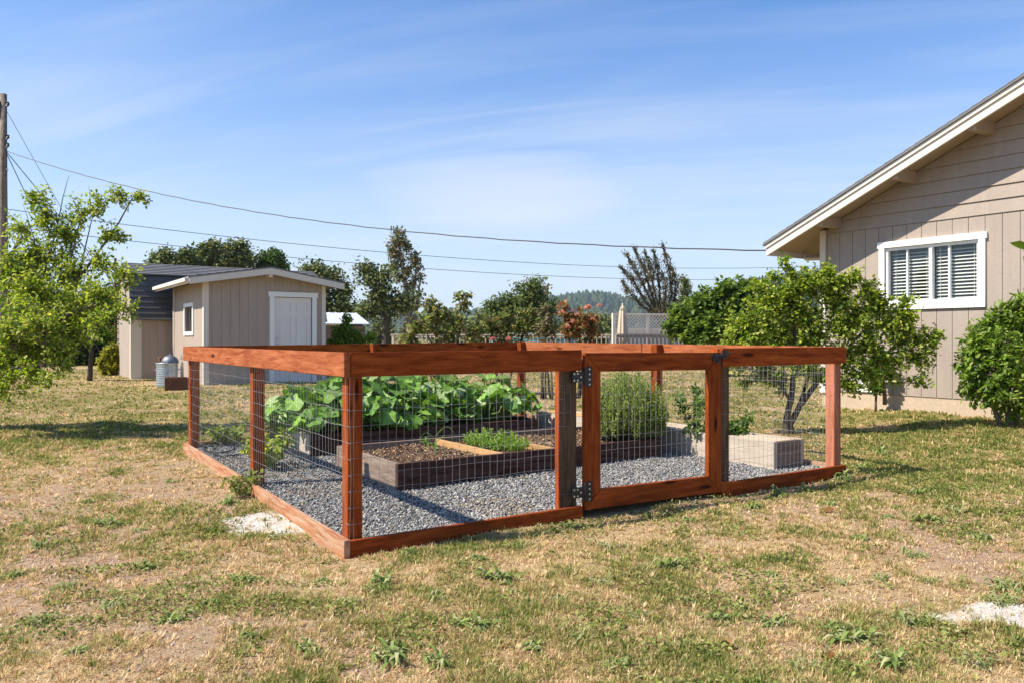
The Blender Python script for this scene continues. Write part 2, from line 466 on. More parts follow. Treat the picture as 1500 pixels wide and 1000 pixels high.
def blades(N, ymin, ymax, seed, hscale):
    r = np.random.default_rng(seed)
    y = ymin*(ymax/ymin)**r.random(N)
    x = (r.random(N)*2-1)*(y*.74+.9)
    ok = ~in_poly(x, y, POLY, .012)
    for poly in KEEP_OFF: ok &= ~in_poly(x, y, poly)
    x = x[ok]; y = y[ok]; n = len(x)
    pn = np.clip(patch_noise(x, y)+green_bias(x, y), 0, 1); sn = soil_noise(x, y)
    keep = r.random(n) < np.clip(.34+1.5*(pn-.30)+.5*(.62-sn), .10, 1)*(1-.95*chalk_mask(x, y))
    x, y, pn = x[keep], y[keep], pn[keep]; n = len(x)
    green = r.random(n) < np.clip((pn-.57)*2.2, .04, .75)
    z = gz(x, y)+bump(x, y)-.004
    h = np.where(green, r.uniform(.014, .045, n), r.uniform(.012, .042, n))*hscale*(.55+.9*vnoise(x, y, .13, 12))
    h *= 1+.5*np.clip(green_bias(x, y)*3, 0, 1)
    w = r.uniform(.0016, .0034, n)*np.where(green, 1.25, .9)*(np.maximum(y/4.5, .8))
    az = r.uniform(0, 2*PI, n); tilt = np.where(green, r.uniform(.2, 1.25, n), r.uniform(.5, 1.52, n))
    d = np.stack([np.cos(az)*np.sin(tilt), np.sin(az)*np.sin(tilt), np.cos(tilt)], -1)
    s = np.stack([-np.sin(az), np.cos(az), np.zeros(n)], -1)*w[:, None]
    P = np.stack([x, y, z], -1)
    mid = P+d*(h*.55)[:, None]; d2 = d.copy(); d2[:, 2] -= .45; tip = mid+d2*(h*.5)[:, None]
    tip[:, 2] = np.maximum(tip[:, 2], z+.003)
    V = np.stack([P-s, P+s, mid+s*.8, mid-s*.8, tip], 1).reshape(-1, 3)
    b = np.arange(n)[:, None]*5
    T = np.concatenate([b+np.array([[0, 1, 2]]), b+np.array([[0, 2, 3]]), b+np.array([[3, 2, 4]])], 0)
    gcol = np.array([[0.194, 0.205, 0.053], [0.280, 0.265, 0.082], [0.365, 0.319, 0.117], [0.463, 0.374, 0.164], [0.194, 0.241, 0.058]])
    scol = np.array([[0.484, 0.319, 0.164], [0.678, 0.494, 0.269], [0.799, 0.639, 0.386], [0.302, 0.186, 0.099], [0.556, 0.434, 0.211]])
    c = np.where(green[:, None], gcol[r.integers(0, 5, n)], scol[r.integers(0, 5, n)])*r.uniform(.75, 1.2, (n, 1))
    return V, T, np.repeat(c, 5, 0)

def tufts(N, ymin, ymax, seed):
    """grass growing in small clumps: every clump has its own colour, height and spread"""
    r = np.random.default_rng(seed)
    y = ymin*(ymax/ymin)**r.random(N); x = (r.random(N)*2-1)*(y*.74+.9)
    ok = ~in_poly(x, y, POLY, .008)
    for poly in KEEP_OFF: ok &= ~in_poly(x, y, poly)
    x = x[ok]; y = y[ok]; n = len(x)
    pn = np.clip(patch_noise(x, y)+green_bias(x, y), 0, 1)
    keep = r.random(n) < np.clip(.18+2.2*(pn-.36), .08, 1)*(1-.9*chalk_mask(x, y)); x, y, pn = x[keep], y[keep], pn[keep]; n = len(x)
    pal = np.array([[0.171, 0.211, 0.053], [0.257, 0.265, 0.076], [0.365, 0.332, 0.111], [0.487, 0.398, 0.175], [0.633, 0.470, 0.246], [0.780, 0.603, 0.363], [0.487, 0.319, 0.175]])
    k0 = np.clip((1-pn)*9-.8+r.normal(0, 1.6, n), 0, 6.49).astype(int)
    R = r.uniform(.008, .030, n); Ht = r.uniform(.018, .055, n)*(.7+.8*np.clip(pn-.3, 0, 1)); m = 15
    ci = np.repeat(np.arange(n), m); q = n*m
    a = r.uniform(0, 2*PI, q); rad = R[ci]*np.sqrt(r.random(q)); tilt = np.clip(rad/R[ci]*.9+r.normal(0, .35, q), -.3, 1.35)
    px = x[ci]+np.cos(a)*rad; py = y[ci]+np.sin(a)*rad
    P = np.stack([px, py, gz(px, py)+bump(px, py)-.003], -1)
    d = np.stack([np.cos(a)*np.sin(tilt), np.sin(a)*np.sin(tilt), np.cos(tilt)], -1)
    h = (Ht[ci]*r.uniform(.5, 1.2, q))[:, None]; w = (r.uniform(.0015, .0032, q)*np.maximum(y[ci]/4.5, .8))[:, None]
    s = np.stack([-np.sin(a), np.cos(a), np.zeros(q)], -1)*w
    mid = P+d*h*.55; d2 = d.copy(); d2[:, 2] -= .5; tip = mid+d2*h*.5; tip[:, 2] = np.maximum(tip[:, 2], P[:, 2]+.002)
    V = np.stack([P-s, P+s, mid+s*.85, mid-s*.85, tip], 1).reshape(-1, 3)
    b0 = np.arange(q)[:, None]*5
    T = np.concatenate([b0+np.array([[0, 1, 2]]), b0+np.array([[0, 2, 3]]), b0+np.array([[3, 2, 4]])], 0)
    C = pal[k0][ci]*r.uniform(.75, 1.25, (q, 1))
    return V, T, np.repeat(C, 5, 0)

def make_grass():
    sets = [blades(520000, 2.1, 9.5, 21, .9), blades(180000, 8.0, 27, 22, 1.1), tufts(64000, 2.1, 10, 23), tufts(16000, 9, 24, 24)]
    V, T, C, n = [], [], [], 0
    for v, t, c in sets: V.append(v); T.append(t+n); C.append(c); n += len(v)
    o = build_np('lawn_grass', np.concatenate(V), np.concatenate(T), np.concatenate(C), M['grass'])
    o['label'] = 'patchy dry lawn of short straw and green grass'
    struct(o, 'stuff')
    # low round-leaved ground cover in the greener spots
    r = np.random.default_rng(61); N = 115000
    y = 2.3*(8.5/2.3)**r.random(N); x = (r.random(N)*2-1)*(y*.74+.9)
    g = .6*vnoise(x, y, .21, 41)+.4*vnoise(x, y, .7, 42)+.35*green_bias(x, y)
    ok = (g > .64+.06*r.random(N)) & ~in_poly(x, y, POLY, .01)
    for poly in KEEP_OFF: ok &= ~in_poly(x, y, poly)
    x, y, g = x[ok], y[ok], g[ok]; N = len(x)
    P = np.stack([x, y, gz(x, y)+bump(x, y)+r.uniform(.004, .03, N)*np.clip((g-.6)*6, .3, 1.2)], -1)
    D = r.normal(size=(N, 3)); D[:, 2] = np.abs(D[:, 2])*.5; L = r.uniform(.010, .024, N)
    V, T = leaf_soup(P, D, L, L*.36, r)
    C = leaf_cols(N, [(.15, .20, .04), (.21, .26, .06), (.29, .31, .09), (.11, .15, .035), (.34, .29, .13)], r)
    o = build_np('clover_cover', V, T, np.repeat(C, 6, 0), M['weed'])
    o['label'] = 'low green clover growing in patches through the dry lawn'; struct(o, 'stuff')
    # crumbs of dry soil
    N = 30000
    y = 2.3*(7.5/2.3)**r.random(N); x = (r.random(N)*2-1)*(y*.74+.9)
    ck = chalk_mask(x, y)
    ok = (soil_noise(x, y)+.3*r.random(N)+.5*ck > .66) & ~in_poly(x, y, POLY, .01)
    for poly in KEEP_OFF: ok &= ~in_poly(x, y, poly)
    x, y, ck = x[ok], y[ok], ck[ok]; N = len(x)
    octa = np.array([[1, 0, 0], [-1, 0, 0], [0, 1, 0], [0, -1, 0], [0, 0, 1], [0, 0, -1]], float)
    sz = .0025+.009*r.random(N)**3
    V = (r.uniform(.6, 1.3, (N, 6, 1))*octa[None]+r.uniform(-.3, .3, (N, 6, 3)))*sz[:, None, None]+np.stack([x, y, gz(x, y)+bump(x, y)], -1)[:, None]
    tri = np.array([[0, 2, 4], [2, 1, 4], [1, 3, 4], [3, 0, 4], [2, 0, 5], [1, 2, 5], [3, 1, 5], [0, 3, 5]])
    T = (tri[None]+np.arange(N)[:, None, None]*6).reshape(-1, 3)
    C = np.array([[.33, .22, .145], [.42, .31, .21], [.22, .145, .09], [.46, .37, .28]])[r.integers(0, 4, N)]*r.uniform(.8, 1.2, (N, 1))
    C = C*(1-ck[:, None])+np.array([.62, .57, .51])*r.uniform(.75, 1.1, (N, 1))*ck[:, None]
    o = build_np('soil_crumbs', V.reshape(-1, 3), T, np.repeat(C, 6, 0), M['bits'])
    o['label'] = 'dry soil crumbs and small stones scattered over the bare patches'; struct(o, 'stuff')

# ================================================================ gravel
def gravel_z(x, y): return gz(x, y)+.045

def make_gravel():
    c = (A2+B2+C2+D2)/4
    ins = [p+(c-p).normalized()*.05 for p in POLY]
    # base sheet: bilinear grid over the four corners
    n = 40; V = []; 
    for j in range(n+1):
        for i in range(n+1):
            s, t = i/n, j/n
            p = (ins[0]*(1-s)+ins[3]*s)*(1-t)+(ins[1]*(1-s)+ins[2]*s)*t
            V.append((p.x, p.y, float(gravel_z(p.x, p.y))-.006))
    Q = [(j*(n+1)+i, j*(n+1)+i+1, (j+1)*(n+1)+i+1, (j+1)*(n+1)+i) for j in range(n) for i in range(n)]
    m = NT('gravel_base'); co = m.coord('Object', (1, 1, 1))
    vo = m.n('ShaderNodeTexVoronoi'); m.l(co, vo.inputs['Vector']); vo.inputs['Scale'].default_value = 75
    col = m.ramp(vo.outputs['Color'], [(.2, (.05, .052, .055)), (.8, (.17, .172, .178))])
    m.bump(vo.outputs['Distance'], .8, .01); m.fin(col, .9, .1)
    g = build_np('gravel_bed', np.array(V), np.array(Q), None, m.m, smooth=True); struct(g)
    r = np.random.default_rng(5); N = 82000
    s = r.random(N); t = r.random(N)**1.35
    a = np.array([p[:] for p in ins])
    P = (a[0]*(1-s)[:, None]+a[3]*s[:, None])*(1-t)[:, None]+(a[1]*(1-s)[:, None]+a[2]*s[:, None])*t[:, None]
    P[:, 2] = gravel_z(P[:, 0], P[:, 1])+r.uniform(-.004, .007, N)
    oct_ = np.array([[1, 0, 0], [-1, 0, 0], [0, 1, 0], [0, -1, 0], [0, 0, 1], [0, 0, -1]], float)
    size = r.uniform(.0045, .0132, N)
    jit = r.uniform(.6, 1.3, (N, 6, 1))*oct_[None]+r.uniform(-.28, .28, (N, 6, 3))
    jit[:, :, 2] *= .7
    az = r.uniform(0, 2*PI, N); ca, sa = np.cos(az)[:, None], np.sin(az)[:, None]
    x = jit[:, :, 0]*ca-jit[:, :, 1]*sa; y = jit[:, :, 0]*sa+jit[:, :, 1]*ca
    V = np.stack([x, y, jit[:, :, 2]], -1)*size[:, None, None]+P[:, None, :]
    tri = np.array([[0, 2, 4], [2, 1, 4], [1, 3, 4], [3, 0, 4], [2, 0, 5], [1, 2, 5], [3, 1, 5], [0, 3, 5]])
    T = (tri[None]+np.arange(N)[:, None, None]*6).reshape(-1, 3)
    base = np.array([[.195, .19, .18], [.27, .262, .245], [.12, .117, .112], [.39, .38, .355], [.30, .272, .235], [.20, .202, .205]])
    c = base[r.integers(0, 6, N)]*r.uniform(.7, 1.35, (N, 1))
    tan = r.random(N) < .035+.25*(vnoise(P[:, 0], P[:, 1], .5, 71) > .72); c[tan] = np.array([.36, .27, .17])*r.uniform(.6, 1.2, (int(tan.sum()), 1))
    o = build_np('gravel', V.reshape(-1, 3), T, np.repeat(c, 6, 0), M['stone'])
    o['label'] = 'blue grey crushed gravel covering the garden floor'
    struct(o, 'stuff')

# ================================================================ hill and far wood
RIDGE = [(-700, 462), (0, 458), (300, 459), (480, 460), (540, 455), (580, 460), (640, 459), (690, 455), (730, 452), (770, 446), (830, 440), (900, 437),
         (960, 438), (1010, 441), (1060, 432), (1110, 416), (1180, 404), (1300, 396), (1500, 392), (1900, 400), (2400, 420)]
def ridge_z(px): return H+(HY-np.interp(px, [p[0] for p in RIDGE], [p[1] for p in RIDGE]))*2200/F
def hill_z(X, Y):
    px = CX+X/2200*F
    top = ridge_z(px)-6+9*np.sin(X*.011)+5*np.sin(X*.031+1)
    t = np.clip((Y-1350)/850, 0, 1); s = t*t*(3-2*t)
    back = np.clip((Y-2200)/500, 0, 1)
    return top*(s+.06*np.sin(X*.006+Y*.004)*t*(1-t)*4)*(1-back*back*.9)+.1
def make_hill():
    xs = np.arange(-2400, 3400, 50.0); ys = np.arange(1300, 2710, 47.0)
    X, Y = np.meshgrid(xs, ys); Z = hill_z(X, Y); Z[0] = -3
    nx, ny = len(xs), len(ys)
    i = np.arange(nx-1)[None, :]+np.arange(ny-1)[:, None]*nx
    Q = np.stack([i, i+1, i+1+nx, i+nx], -1).reshape(-1, 4)
    n = NT('wooded_hillside'); f = n.noise(n.coord('Object', (1, 1, 1)), .012, 6, .7)
    n.fin(n.ramp(f, [(.35, (.03, .05, .02)), (.7, (.09, .10, .045))]), .95, .05)
    struct(build_np('hill', np.stack([X, Y, Z], -1).reshape(-1, 3), Q, None, n.m, smooth=True))
    r = np.random.default_rng(9); N = 15000
    x = r.uniform(-1500, 2600, N); y = r.uniform(1400, 2330, N)
    keep = r.random(N) < np.clip(.35+vnoise(x, y, 160, 4), 0, 1); x, y = x[keep], y[keep]; N = len(x)
    z = hill_z(x, y); h = r.uniform(9, 24, N); w = h*r.uniform(.22, .5, N)
    k = 6; a = np.arange(k)/k*2*PI; V = []
    rings = [(.45, -.05), (1.0, .12), (.75, .5), (.3, .85)]
    parts = []
    for rr, zz in rings:
        rj = r.uniform(.7, 1.25, (N, k))
        parts.append(np.stack([x[:, None]+np.cos(a)*w[:, None]*rr*rj, y[:, None]+np.sin(a)*w[:, None]*rr*rj, np.broadcast_to((z+h*zz)[:, None], (N, k))], -1))
    tip = np.stack([x, y, z+h], -1)[:, None, :]
    V = np.concatenate(parts+[tip], 1); nv = V.shape[1]
    tri = []
    for q in range(3):
        for i2 in range(k):
            A_, B_ = q*k+i2, q*k+(i2+1) % k
            tri += [[A_, B_, B_+k], [A_, B_+k, A_+k]]
    for i2 in range(k): tri.append([3*k+i2, 3*k+(i2+1) % k, 4*k])
    T = (np.array(tri)[None]+np.arange(N)[:, None, None]*nv).reshape(-1, 3)
    c = np.array([[.028, .05, .018], [.045, .07, .024], [.065, .085, .03], [.02, .038, .018]])[r.integers(0, 4, N)]*r.uniform(.8, 1.2, (N, 1))
    o = build_np('hillside_forest', V.reshape(-1, 3), T, np.repeat(c, nv, 0), M['bits'])
    o['label'] = 'distant forest of conifers covering the blue hill'
    struct(o, 'stuff')
make_hill()
# ================================================================ garden fence
def lerp2(p, q, d): return p+(q-p).normalized()*d
def inward(p, q):
    n = Vector((-(q-p).y, (q-p).x, 0)).normalized()
    c = (A2+B2+C2+D2)/4
    return n if n.dot(c-p) > 0 else -n

RAIL_T, RAIL_W = .038, .14
TOPZ = {0: 1.174, 1: 1.175, 2: 1.207, 3: 1.182}
fence = thing('garden_fence', 'low redwood garden fence with wire mesh and a gate around the raised beds', 'fence', (A2.x, A2.y, 0))

def rail_z(i, f):
    return TOPZ[i]*(1-f)+TOPZ[(i+1) % 4]*f

def side_point(i, f, off):
    p, q = POLY[i], POLY[(i+1) % 4]
    return p.lerp(q, f)+inward(p, q)*off

def rail(i, f0, f1, mat='red_wood', name='top_rail', e0=0, e1=0):
    p, q = POLY[i], POLY[(i+1) % 4]; n = inward(p, q); d = (q-p).normalized()
    a = side_point(i, f0, RAIL_T/2)-d*e0; b = side_point(i, f1, RAIL_T/2)+d*e1
    a.z = rail_z(i, f0)-RAIL_W/2; b.z = rail_z(i, f1)-RAIL_W/2
    return board(name, a, b, RAIL_W, RAIL_T, n, M[mat], fence)

def sill(i, f0, f1, mat='sill_wood', top=.088, e0=0, e1=0):
    p, q = POLY[i], POLY[(i+1) % 4]; n = inward(p, q); d = (q-p).normalized()
    a = side_point(i, f0, RAIL_T/2)-d*e0; b = side_point(i, f1, RAIL_T/2)+d*e1
    a.z = float(gz(a.x, a.y))+top-RAIL_W/2; b.z = float(gz(b.x, b.y))+top-RAIL_W/2
    return board('sill_board', a, b, RAIL_W, RAIL_T, n, M[mat], fence)

def post(i, f, w=.089, mat='red_wood', top=None, off=None, shift=0, t=None):
    t = t or w
    p, q = POLY[i], POLY[(i+1) % 4]; n = inward(p, q); d = (q-p).normalized()
    c = side_point(i, f, (RAIL_T+.006+t/2) if off is None else off)+d*shift
    z0 = float(gz(c.x, c.y))-.15; z1 = (rail_z(i, f)-.004) if top is None else top
    o = board('post', (c.x, c.y, z0), (c.x, c.y, z1), w, t, n, M[mat], fence)
    if mat == 'dark_post':                                # the side faces still carry the red stain
        o.data.materials.append(M['red_wood']); R3 = o.matrix_basis.to_3x3()
        for f in o.data.polygons:
            if abs((R3 @ f.normal).dot(d)) > .9: f.material_index = 1
    return o

# sides: 0 = A-B (left), 1 = B-C (far left), 2 = C-D (far right), 3 = D-A (front, with the gate)
LAB = (B2-A2).length; LDA = (D2-A2).length; LBC = (C2-B2).length; LCD = (D2-C2).length
fa = lambda t: 1-t/LDA                                 # fraction on side 3 for a distance t from A
rail(0, 0, 1.0, mat='lit_wood'); 
rail(1, 0, 1, e0=-.04, e1=-.04); rail(2, 0, .49, mat='lit_wood'); rail(2, .492, 1, mat='lit_wood', e1=-.04)
rail(3, fa(1.665), fa(.0), e1=-.040)
rail(3, 0, fa(2.985), e0=.0)
sill(0, 0, 1); sill(1, 0, 1, e0=-.04, e1=-.04); sill(2, 0, 1, e1=-.04)
sill(3, fa(1.675), fa(0), e1=-.04, top=.080, mat='red_wood'); sill(3, 0, fa(2.975), top=.092, mat='red_wood')
post(0, 0, shift=.05+.0445); post(0, 1.99/LAB); post(0, 1, shift=-.09)
fbc = .48; post(1, fbc); post(1, 1, shift=-.09)
post(2, .55); post(3, 0, mat='pink_post', shift=.06)
post(3, fa(1.578), w=.145, t=.05, mat='dark_post'); post(3, fa(3.04), w=.12, t=.09, mat='dark_post')

# welded wire: verticals every 5 cm, horizontals every 10 cm
def wire_panel(i, f0, f1, parent, zlo=.07, zhi=-.145, rad=.00095, off=RAIL_T+.003, cell=.052):
    mb = MB(); p, q = POLY[i], POLY[(i+1) % 4]; L = (q-p).length*(f1-f0); r = random.Random(int(i*10+f0*100))
    n = inward(p, q)
    nv = max(2, int(L/cell)); nh = 10
    def P(s, h):
        f = f0+(f1-f0)*s; c = side_point(i, f, off)
        lo = float(gz(c.x, c.y))+zlo; hi = rail_z(i, f)+zhi
        w = .008*math.sin(4.3*s*L+h*5)*math.sin(PI*h)+.004*math.sin(17*s*L+2*h)
        return c+n*w+ZZ*(lo+(hi-lo)*h)
    for k in range(nv+1):
        s = k/nv; ph = r.uniform(0, 6)
        mb.tube([P(min(1, max(0, s+.0012*math.sin(ph+h*9)/max(.3, L))), h) for h in (0, .2, .4, .6, .8, 1)], rad, 4, False)
    for k in range(nh+1):
        h = k/nh; m = max(6, int(L*8))
        mb.tube([P(j/m, min(1, max(0, h+.004*math.sin(j*1.9+k)))) for j in range(m+1)], rad, 4, False)
    return mb.build('wire_mesh', M['wire'], parent)
wire_panel(0, 0.005, .995, fence); wire_panel(1, .01, .99, fence); wire_panel(2, .01, .99, fence)
wire_panel(3, fa(1.60), fa(.02), fence); wire_panel(3, .01, fa(3.0), fence)

# gate: mitred frame in the plane of the rails
g0, g1 = 1.692, 2.968
gz0, gz1 = .090, 1.156
GN = inward(A2, D2)
def GP(t, z, off=RAIL_T/2): 
    p = A2+FD*t+GN*off; return Vector((p.x, p.y, z))
W = .13; e = .0015
mb = MB()
bl, br, tl, tr = GP(g0, gz0, 0), GP(g1, gz0-.003, 0), GP(g0, gz1, 0), GP(g1, gz1-.008, 0)
mb.mi = 0
mb.prism([bl+FD*e, br-FD*e, br-FD*(W+e)+ZZ*(W-e), bl+FD*(W+e)+ZZ*(W-e)], GN*RAIL_T)
mb.prism([tl+FD*e, tr-FD*e, tr-FD*(W+e)-ZZ*(W-e), tl+FD*(W+e)-ZZ*(W-e)], GN*RAIL_T)
mb.mi = 1
mb.prism([bl+ZZ*e, tl-ZZ*e, tl-ZZ*(W+e)+FD*(W-e), bl+ZZ*(W+e)+FD*(W-e)], GN*RAIL_T)
mb.prism([br+ZZ*e, tr-ZZ*e, tr-ZZ*(W+e)-FD*(W-e), br+ZZ*(W+e)-FD*(W-e)], GN*RAIL_T)
gate = mb.build('gate', [M['gate_rails'], M['gate_stiles']], fence, GP((g0+g1)/2, gz0)-fence.location)
gate['label'] = 'mitred redwood gate filled with wire mesh'
mb = MB()
nw = 23
for k in range(1, nw):
    t = g0+.06+(g1-g0-.12)*k/nw
    mb.tube([GP(t+.002*math.sin(k*2.3+h*6), gz0+.03+(gz1-gz0-.06)*h, RAIL_T+.003) for h in (0, .25, .5, .75, 1)], .00095, 4, False)
for k in range(1, 11):
    z = gz0+(gz1-gz0)*k/11
    mb.tube([GP(g0+.03+(g1-g0-.06)*j/8, z+.003*math.sin(j*1.7+k), RAIL_T+.003) for j in range(9)], .00095, 4, False)
mb.build('wire_mesh', M['wire'], gate)
for z in (.995, .215):
    hb = MB()
    hb.box(GP(g0-.006, z, 0), FD, ZZ, -GN, (-.105, -.012), (-.036, .036), (.0, .006))
    hb.box(GP(g0-.006, z, 0), FD, ZZ, -GN, (.014, .062), (-.068, .068), (.0, .0062))
    hb.tube([GP(g0-.005, z-.06, -.008), GP(g0-.005, z+.06, -.008)], .010, 8)
    h = hb.build('hinge', M['black_metal'], gate, bevel=.001)
    sb = MB()
    for tt, zz in ((-.09, .022), (-.09, -.022), (-.035, .0), (-.062, .022), (-.062, -.022), (.037, .052), (.037, .018), (.037, -.018), (.037, -.052)):
        sb.tube([GP(g0-.006+tt, z+zz, -.006), GP(g0-.006+tt, z+zz, -.0085)], .0065, 8)
    for vs, fs in sb.ch:
        m_ = MB(); m_.add(vs, fs); m_.build('hinge_screw', M['screw'], gate)
lb = MB()
lz = gz1-.045
lb.box(GP(g1-.01, lz, 0), FD, ZZ, -GN, (-.085, -.004), (-.03, .03), (.0, .012))
lb.box(GP(g1-.01, lz, 0), FD, ZZ, -GN, (.012, .055), (-.012, .055), (.004, .012))
lb.tube([GP(g1-.075, lz+.012, -.02), GP(g1+.055, lz+.02, -.02)], .007, 8)
lb.tube([GP(g1-.05, lz-.02, -.018), GP(g1-.05, lz-.045, -.03), GP(g1-.03, lz-.055, -.03)], .006, 8)
lb.tube([GP(g1-.08, lz+.0, -.016), GP(g1-.0, lz-.0, -.016)], .010, 8)
lb.tube([GP(g1+.02, lz+.015, -.014), GP(g1+.075, lz+.035, -.04)], .006, 8)
lb.build('latch', M['black_metal'], gate)

# ================================================================ raised beds
def bed(name, label, corner, du, dv, lu, lv, top, height, mats, boards=None, soil_drop=.05, t=.04, loose=True, fill='soil'):
    """corner: near corner; du/dv: directions of its two sides"""
    root = thing(name, label, 'garden bed', (corner.x, corner.y, top-height))
    z = top-height/2
    def P(a, b, zz=z): 
        p = corner+dv*a+du*b; return Vector((p.x, p.y, zz))
    board('side_board', P(0, t/2), P(lv, t/2), height, t, du, M[mats[0]], root)
    board('side_board', P(0, lu-t/2), P(lv, lu-t/2), height, t, du, M[mats[2]], root)
    e = .0015
    board('end_board', P(t/2, t+e), P(t/2, lu-t-e), height-.004, t, dv, M[mats[1]], root)
    board('end_board', P(lv-t/2, t+e), P(lv-t/2, lu-t-e), height-.004, t, dv, M[mats[3]], root)
    # soil
    n = 24; V = []; r = np.random.default_rng(len(name))
    for j in range(n+1):
        for i in range(n+1):
            p = P(t+.004+(lv-2*t-.008)*i/n, t+.004+(lu-2*t-.008)*j/n)
            V.append((p.x, p.y, top-soil_drop+.012*math.sin(p.x*9+p.y*4)+r.uniform(-.006, .006)))
    Q = [(j*(n+1)+i, j*(n+1)+i+1, (j+1)*(n+1)+i+1, (j+1)*(n+1)+i) for j in range(n) for i in range(n)]
    s = build_np('soil', np.array(V), np.array(Q), None, M[fill], root, smooth=True)
    if loose:
        N = int(2600*lu*lv); a = r.uniform(t+.01, lv-t-.01, N); b = r.uniform(t+.01, lu-t-.01, N)
        C = np.array(corner[:])+a[:, None]*np.array(dv[:])+b[:, None]*np.array(du[:])
        C[:, 2] = top-soil_drop+.012*np.sin(C[:, 0]*9+C[:, 1]*4)+r.uniform(.0, .012, N)
        d1 = r.normal(size=(N, 3)); d1[:, 2] *= .4; d1 /= np.linalg.norm(d1, axis=1)[:, None]
        d2 = np.cross(d1, r.normal(size=(N, 3))); d2 /= np.linalg.norm(d2, axis=1)[:, None]
        L = r.uniform(.006, .022, N)[:, None]; Wd = r.uniform(.003, .008, N)[:, None]
        V = np.stack([C-d1*L, C+d2*Wd, C+d1*L, C-d2*Wd], 1).reshape(-1, 3)
        T = (np.array([[0, 1, 2], [0, 2, 3]])[None]+np.arange(N)[:, None, None]*4).reshape(-1, 3)
        col = np.array([[.17, .10, .06], [.30, .19, .11], [.10, .06, .04], [.42, .30, .19]])[r.integers(0, 4, N)]*r.uniform(.8, 1.2, (N, 1))
        m = build_np('mulch', V, T, np.repeat(col, 4, 0), M['bits'], root); m['kind'] = 'stuff'
    return root, P
def _soil():
    n = NT('bed_soil'); f = n.noise(n.coord('Object', (1, 1, 1)), 60, 6, .75)
    n.bump(f, .8, .02); return n.fin(n.ramp(f, [(.3, (.06, .037, .022)), (.7, (.22, .14, .085))]), .95, .05)
M['soil'] = _soil()

bc1 = Vector((-.863, 5.94, 0))
bed1, BP1 = bed('raised_bed', 'long dark stained raised bed nearest the gate with bare soil and tan divider boards', bc1, UU, VV, 1.234, 2.786, .307, .235,
                ('bed_dark', 'bed_grey', 'bed_grey', 'bed_dark'))
for a in (.985, 1.53):
    p0, p1 = BP1(a, .043, .245), BP1(a, 1.19, .245)
    board('divider_board', p0, p1, .115, .035, VV, M['tan_wood'], bed1)
bc2 = bc1+UU*1.80; bc2.x += -.03
bed2, BP2 = bed('raised_bed', 'dark raised bed on the left filled with squash plants', bc2, UU, VV, 1.25, 2.68, .345, .26,
                ('bed_dark', 'bed_pale', 'bed_dark', 'bed_dark'), loose=False)
bc3 = Vector((2.262, 6.78, 0))
bed3, BP3 = bed('raised_bed', 'pale unstained raised bed along the far right side of the fence', bc3, VV, UU, .42, 3.5, .362, .30,
                ('bed_pale', 'bed_grey', 'bed_pale', 'bed_pale'), soil_drop=.012, t=.05, loose=False, fill='concrete')
board('ledge_board', BP3(1.9, .10, .374), BP3(3.3, .10, .374), .02, .14, VV, M['tan_wood'], bed3)

# ================================================================ plank siding helper
def siding(mb, O, a, n, s0, s1, zlo, ztop, wid, gap=.007, th=.02, holes=(), first=0.0, tilt=None):
    """boards from s0 to s1 on the wall plane O + a*s, outward normal n; ztop(s) gives the upper edge"""
    cuts = []; s = s0-first
    while s < s1-1e-4:
        cuts.append((max(s, s0), min(s+wid, s1))); s += wid
    for c0, c1 in cuts:
        if c1-c0 < .012: continue
        b0, b1 = c0+gap/2, c1-gap/2
        xs = sorted({b0, b1, *[h[0] for h in holes if b0 < h[0] < b1], *[h[1] for h in holes if b0 < h[1] < b1]})
        for x0, x1 in zip(xs[:-1], xs[1:]):
            spans = [(zlo, None)]
            for h in holes:
                if h[0]-1e-6 <= x0 and x1 <= h[1]+1e-6:
                    spans = [(zlo, h[2]), (h[3], None)]
            for z0, z1 in spans:
                t0, t1 = (ztop(x0), ztop(x1)) if z1 is None else (z1, z1)
                if max(t0, t1) <= z0+.01: continue
                t0, t1 = max(t0, z0+.002), max(t1, z0+.002)
                P = lambda s_, z, o: O+a*s_+n*o+ZZ*z
                mb.hexa([P(x0, z0, 0), P(x1, z0, 0), P(x1, z0, th), P(x0, z0, th), P(x0, t0, 0), P(x1, t1, 0), P(x1, t1, th), P(x0, t0, th)])
        # groove filler behind the joint
        x0, x1 = c1-gap/2-.002, c1+gap/2+.002
        if c1 < s1-1e-3 and not any(h[0] < c1 < h[1] for h in holes):
            P = lambda s_, z, o: O+a*s_+n*o+ZZ*z
            mb.hexa([P(x0, zlo, -.004), P(x1, zlo, -.004), P(x1, zlo, th*.45), P(x0, zlo, th*.45),
                     P(x0, ztop(x0), -.004), P(x1, ztop(x1), -.004), P(x1, ztop(x1), th*.45), P(x0, ztop(x0), th*.45)])
        elif c1 < s1-1e-3:
            for h in holes:
                if h[0] < c1 < h[1]:
                    P = lambda s_, z, o: O+a*s_+n*o+ZZ*z
                    for za, zb in ((zlo, h[2]), (h[3], ztop(c1))):
                        mb.hexa([P(x0, za, -.004), P(x1, za, -.004), P(x1, za, th*.45), P(x0, za, th*.45),
                                 P(x0, zb, -.004), P(x1, zb, -.004), P(x1, zb, th*.45), P(x0, zb, th*.45)])

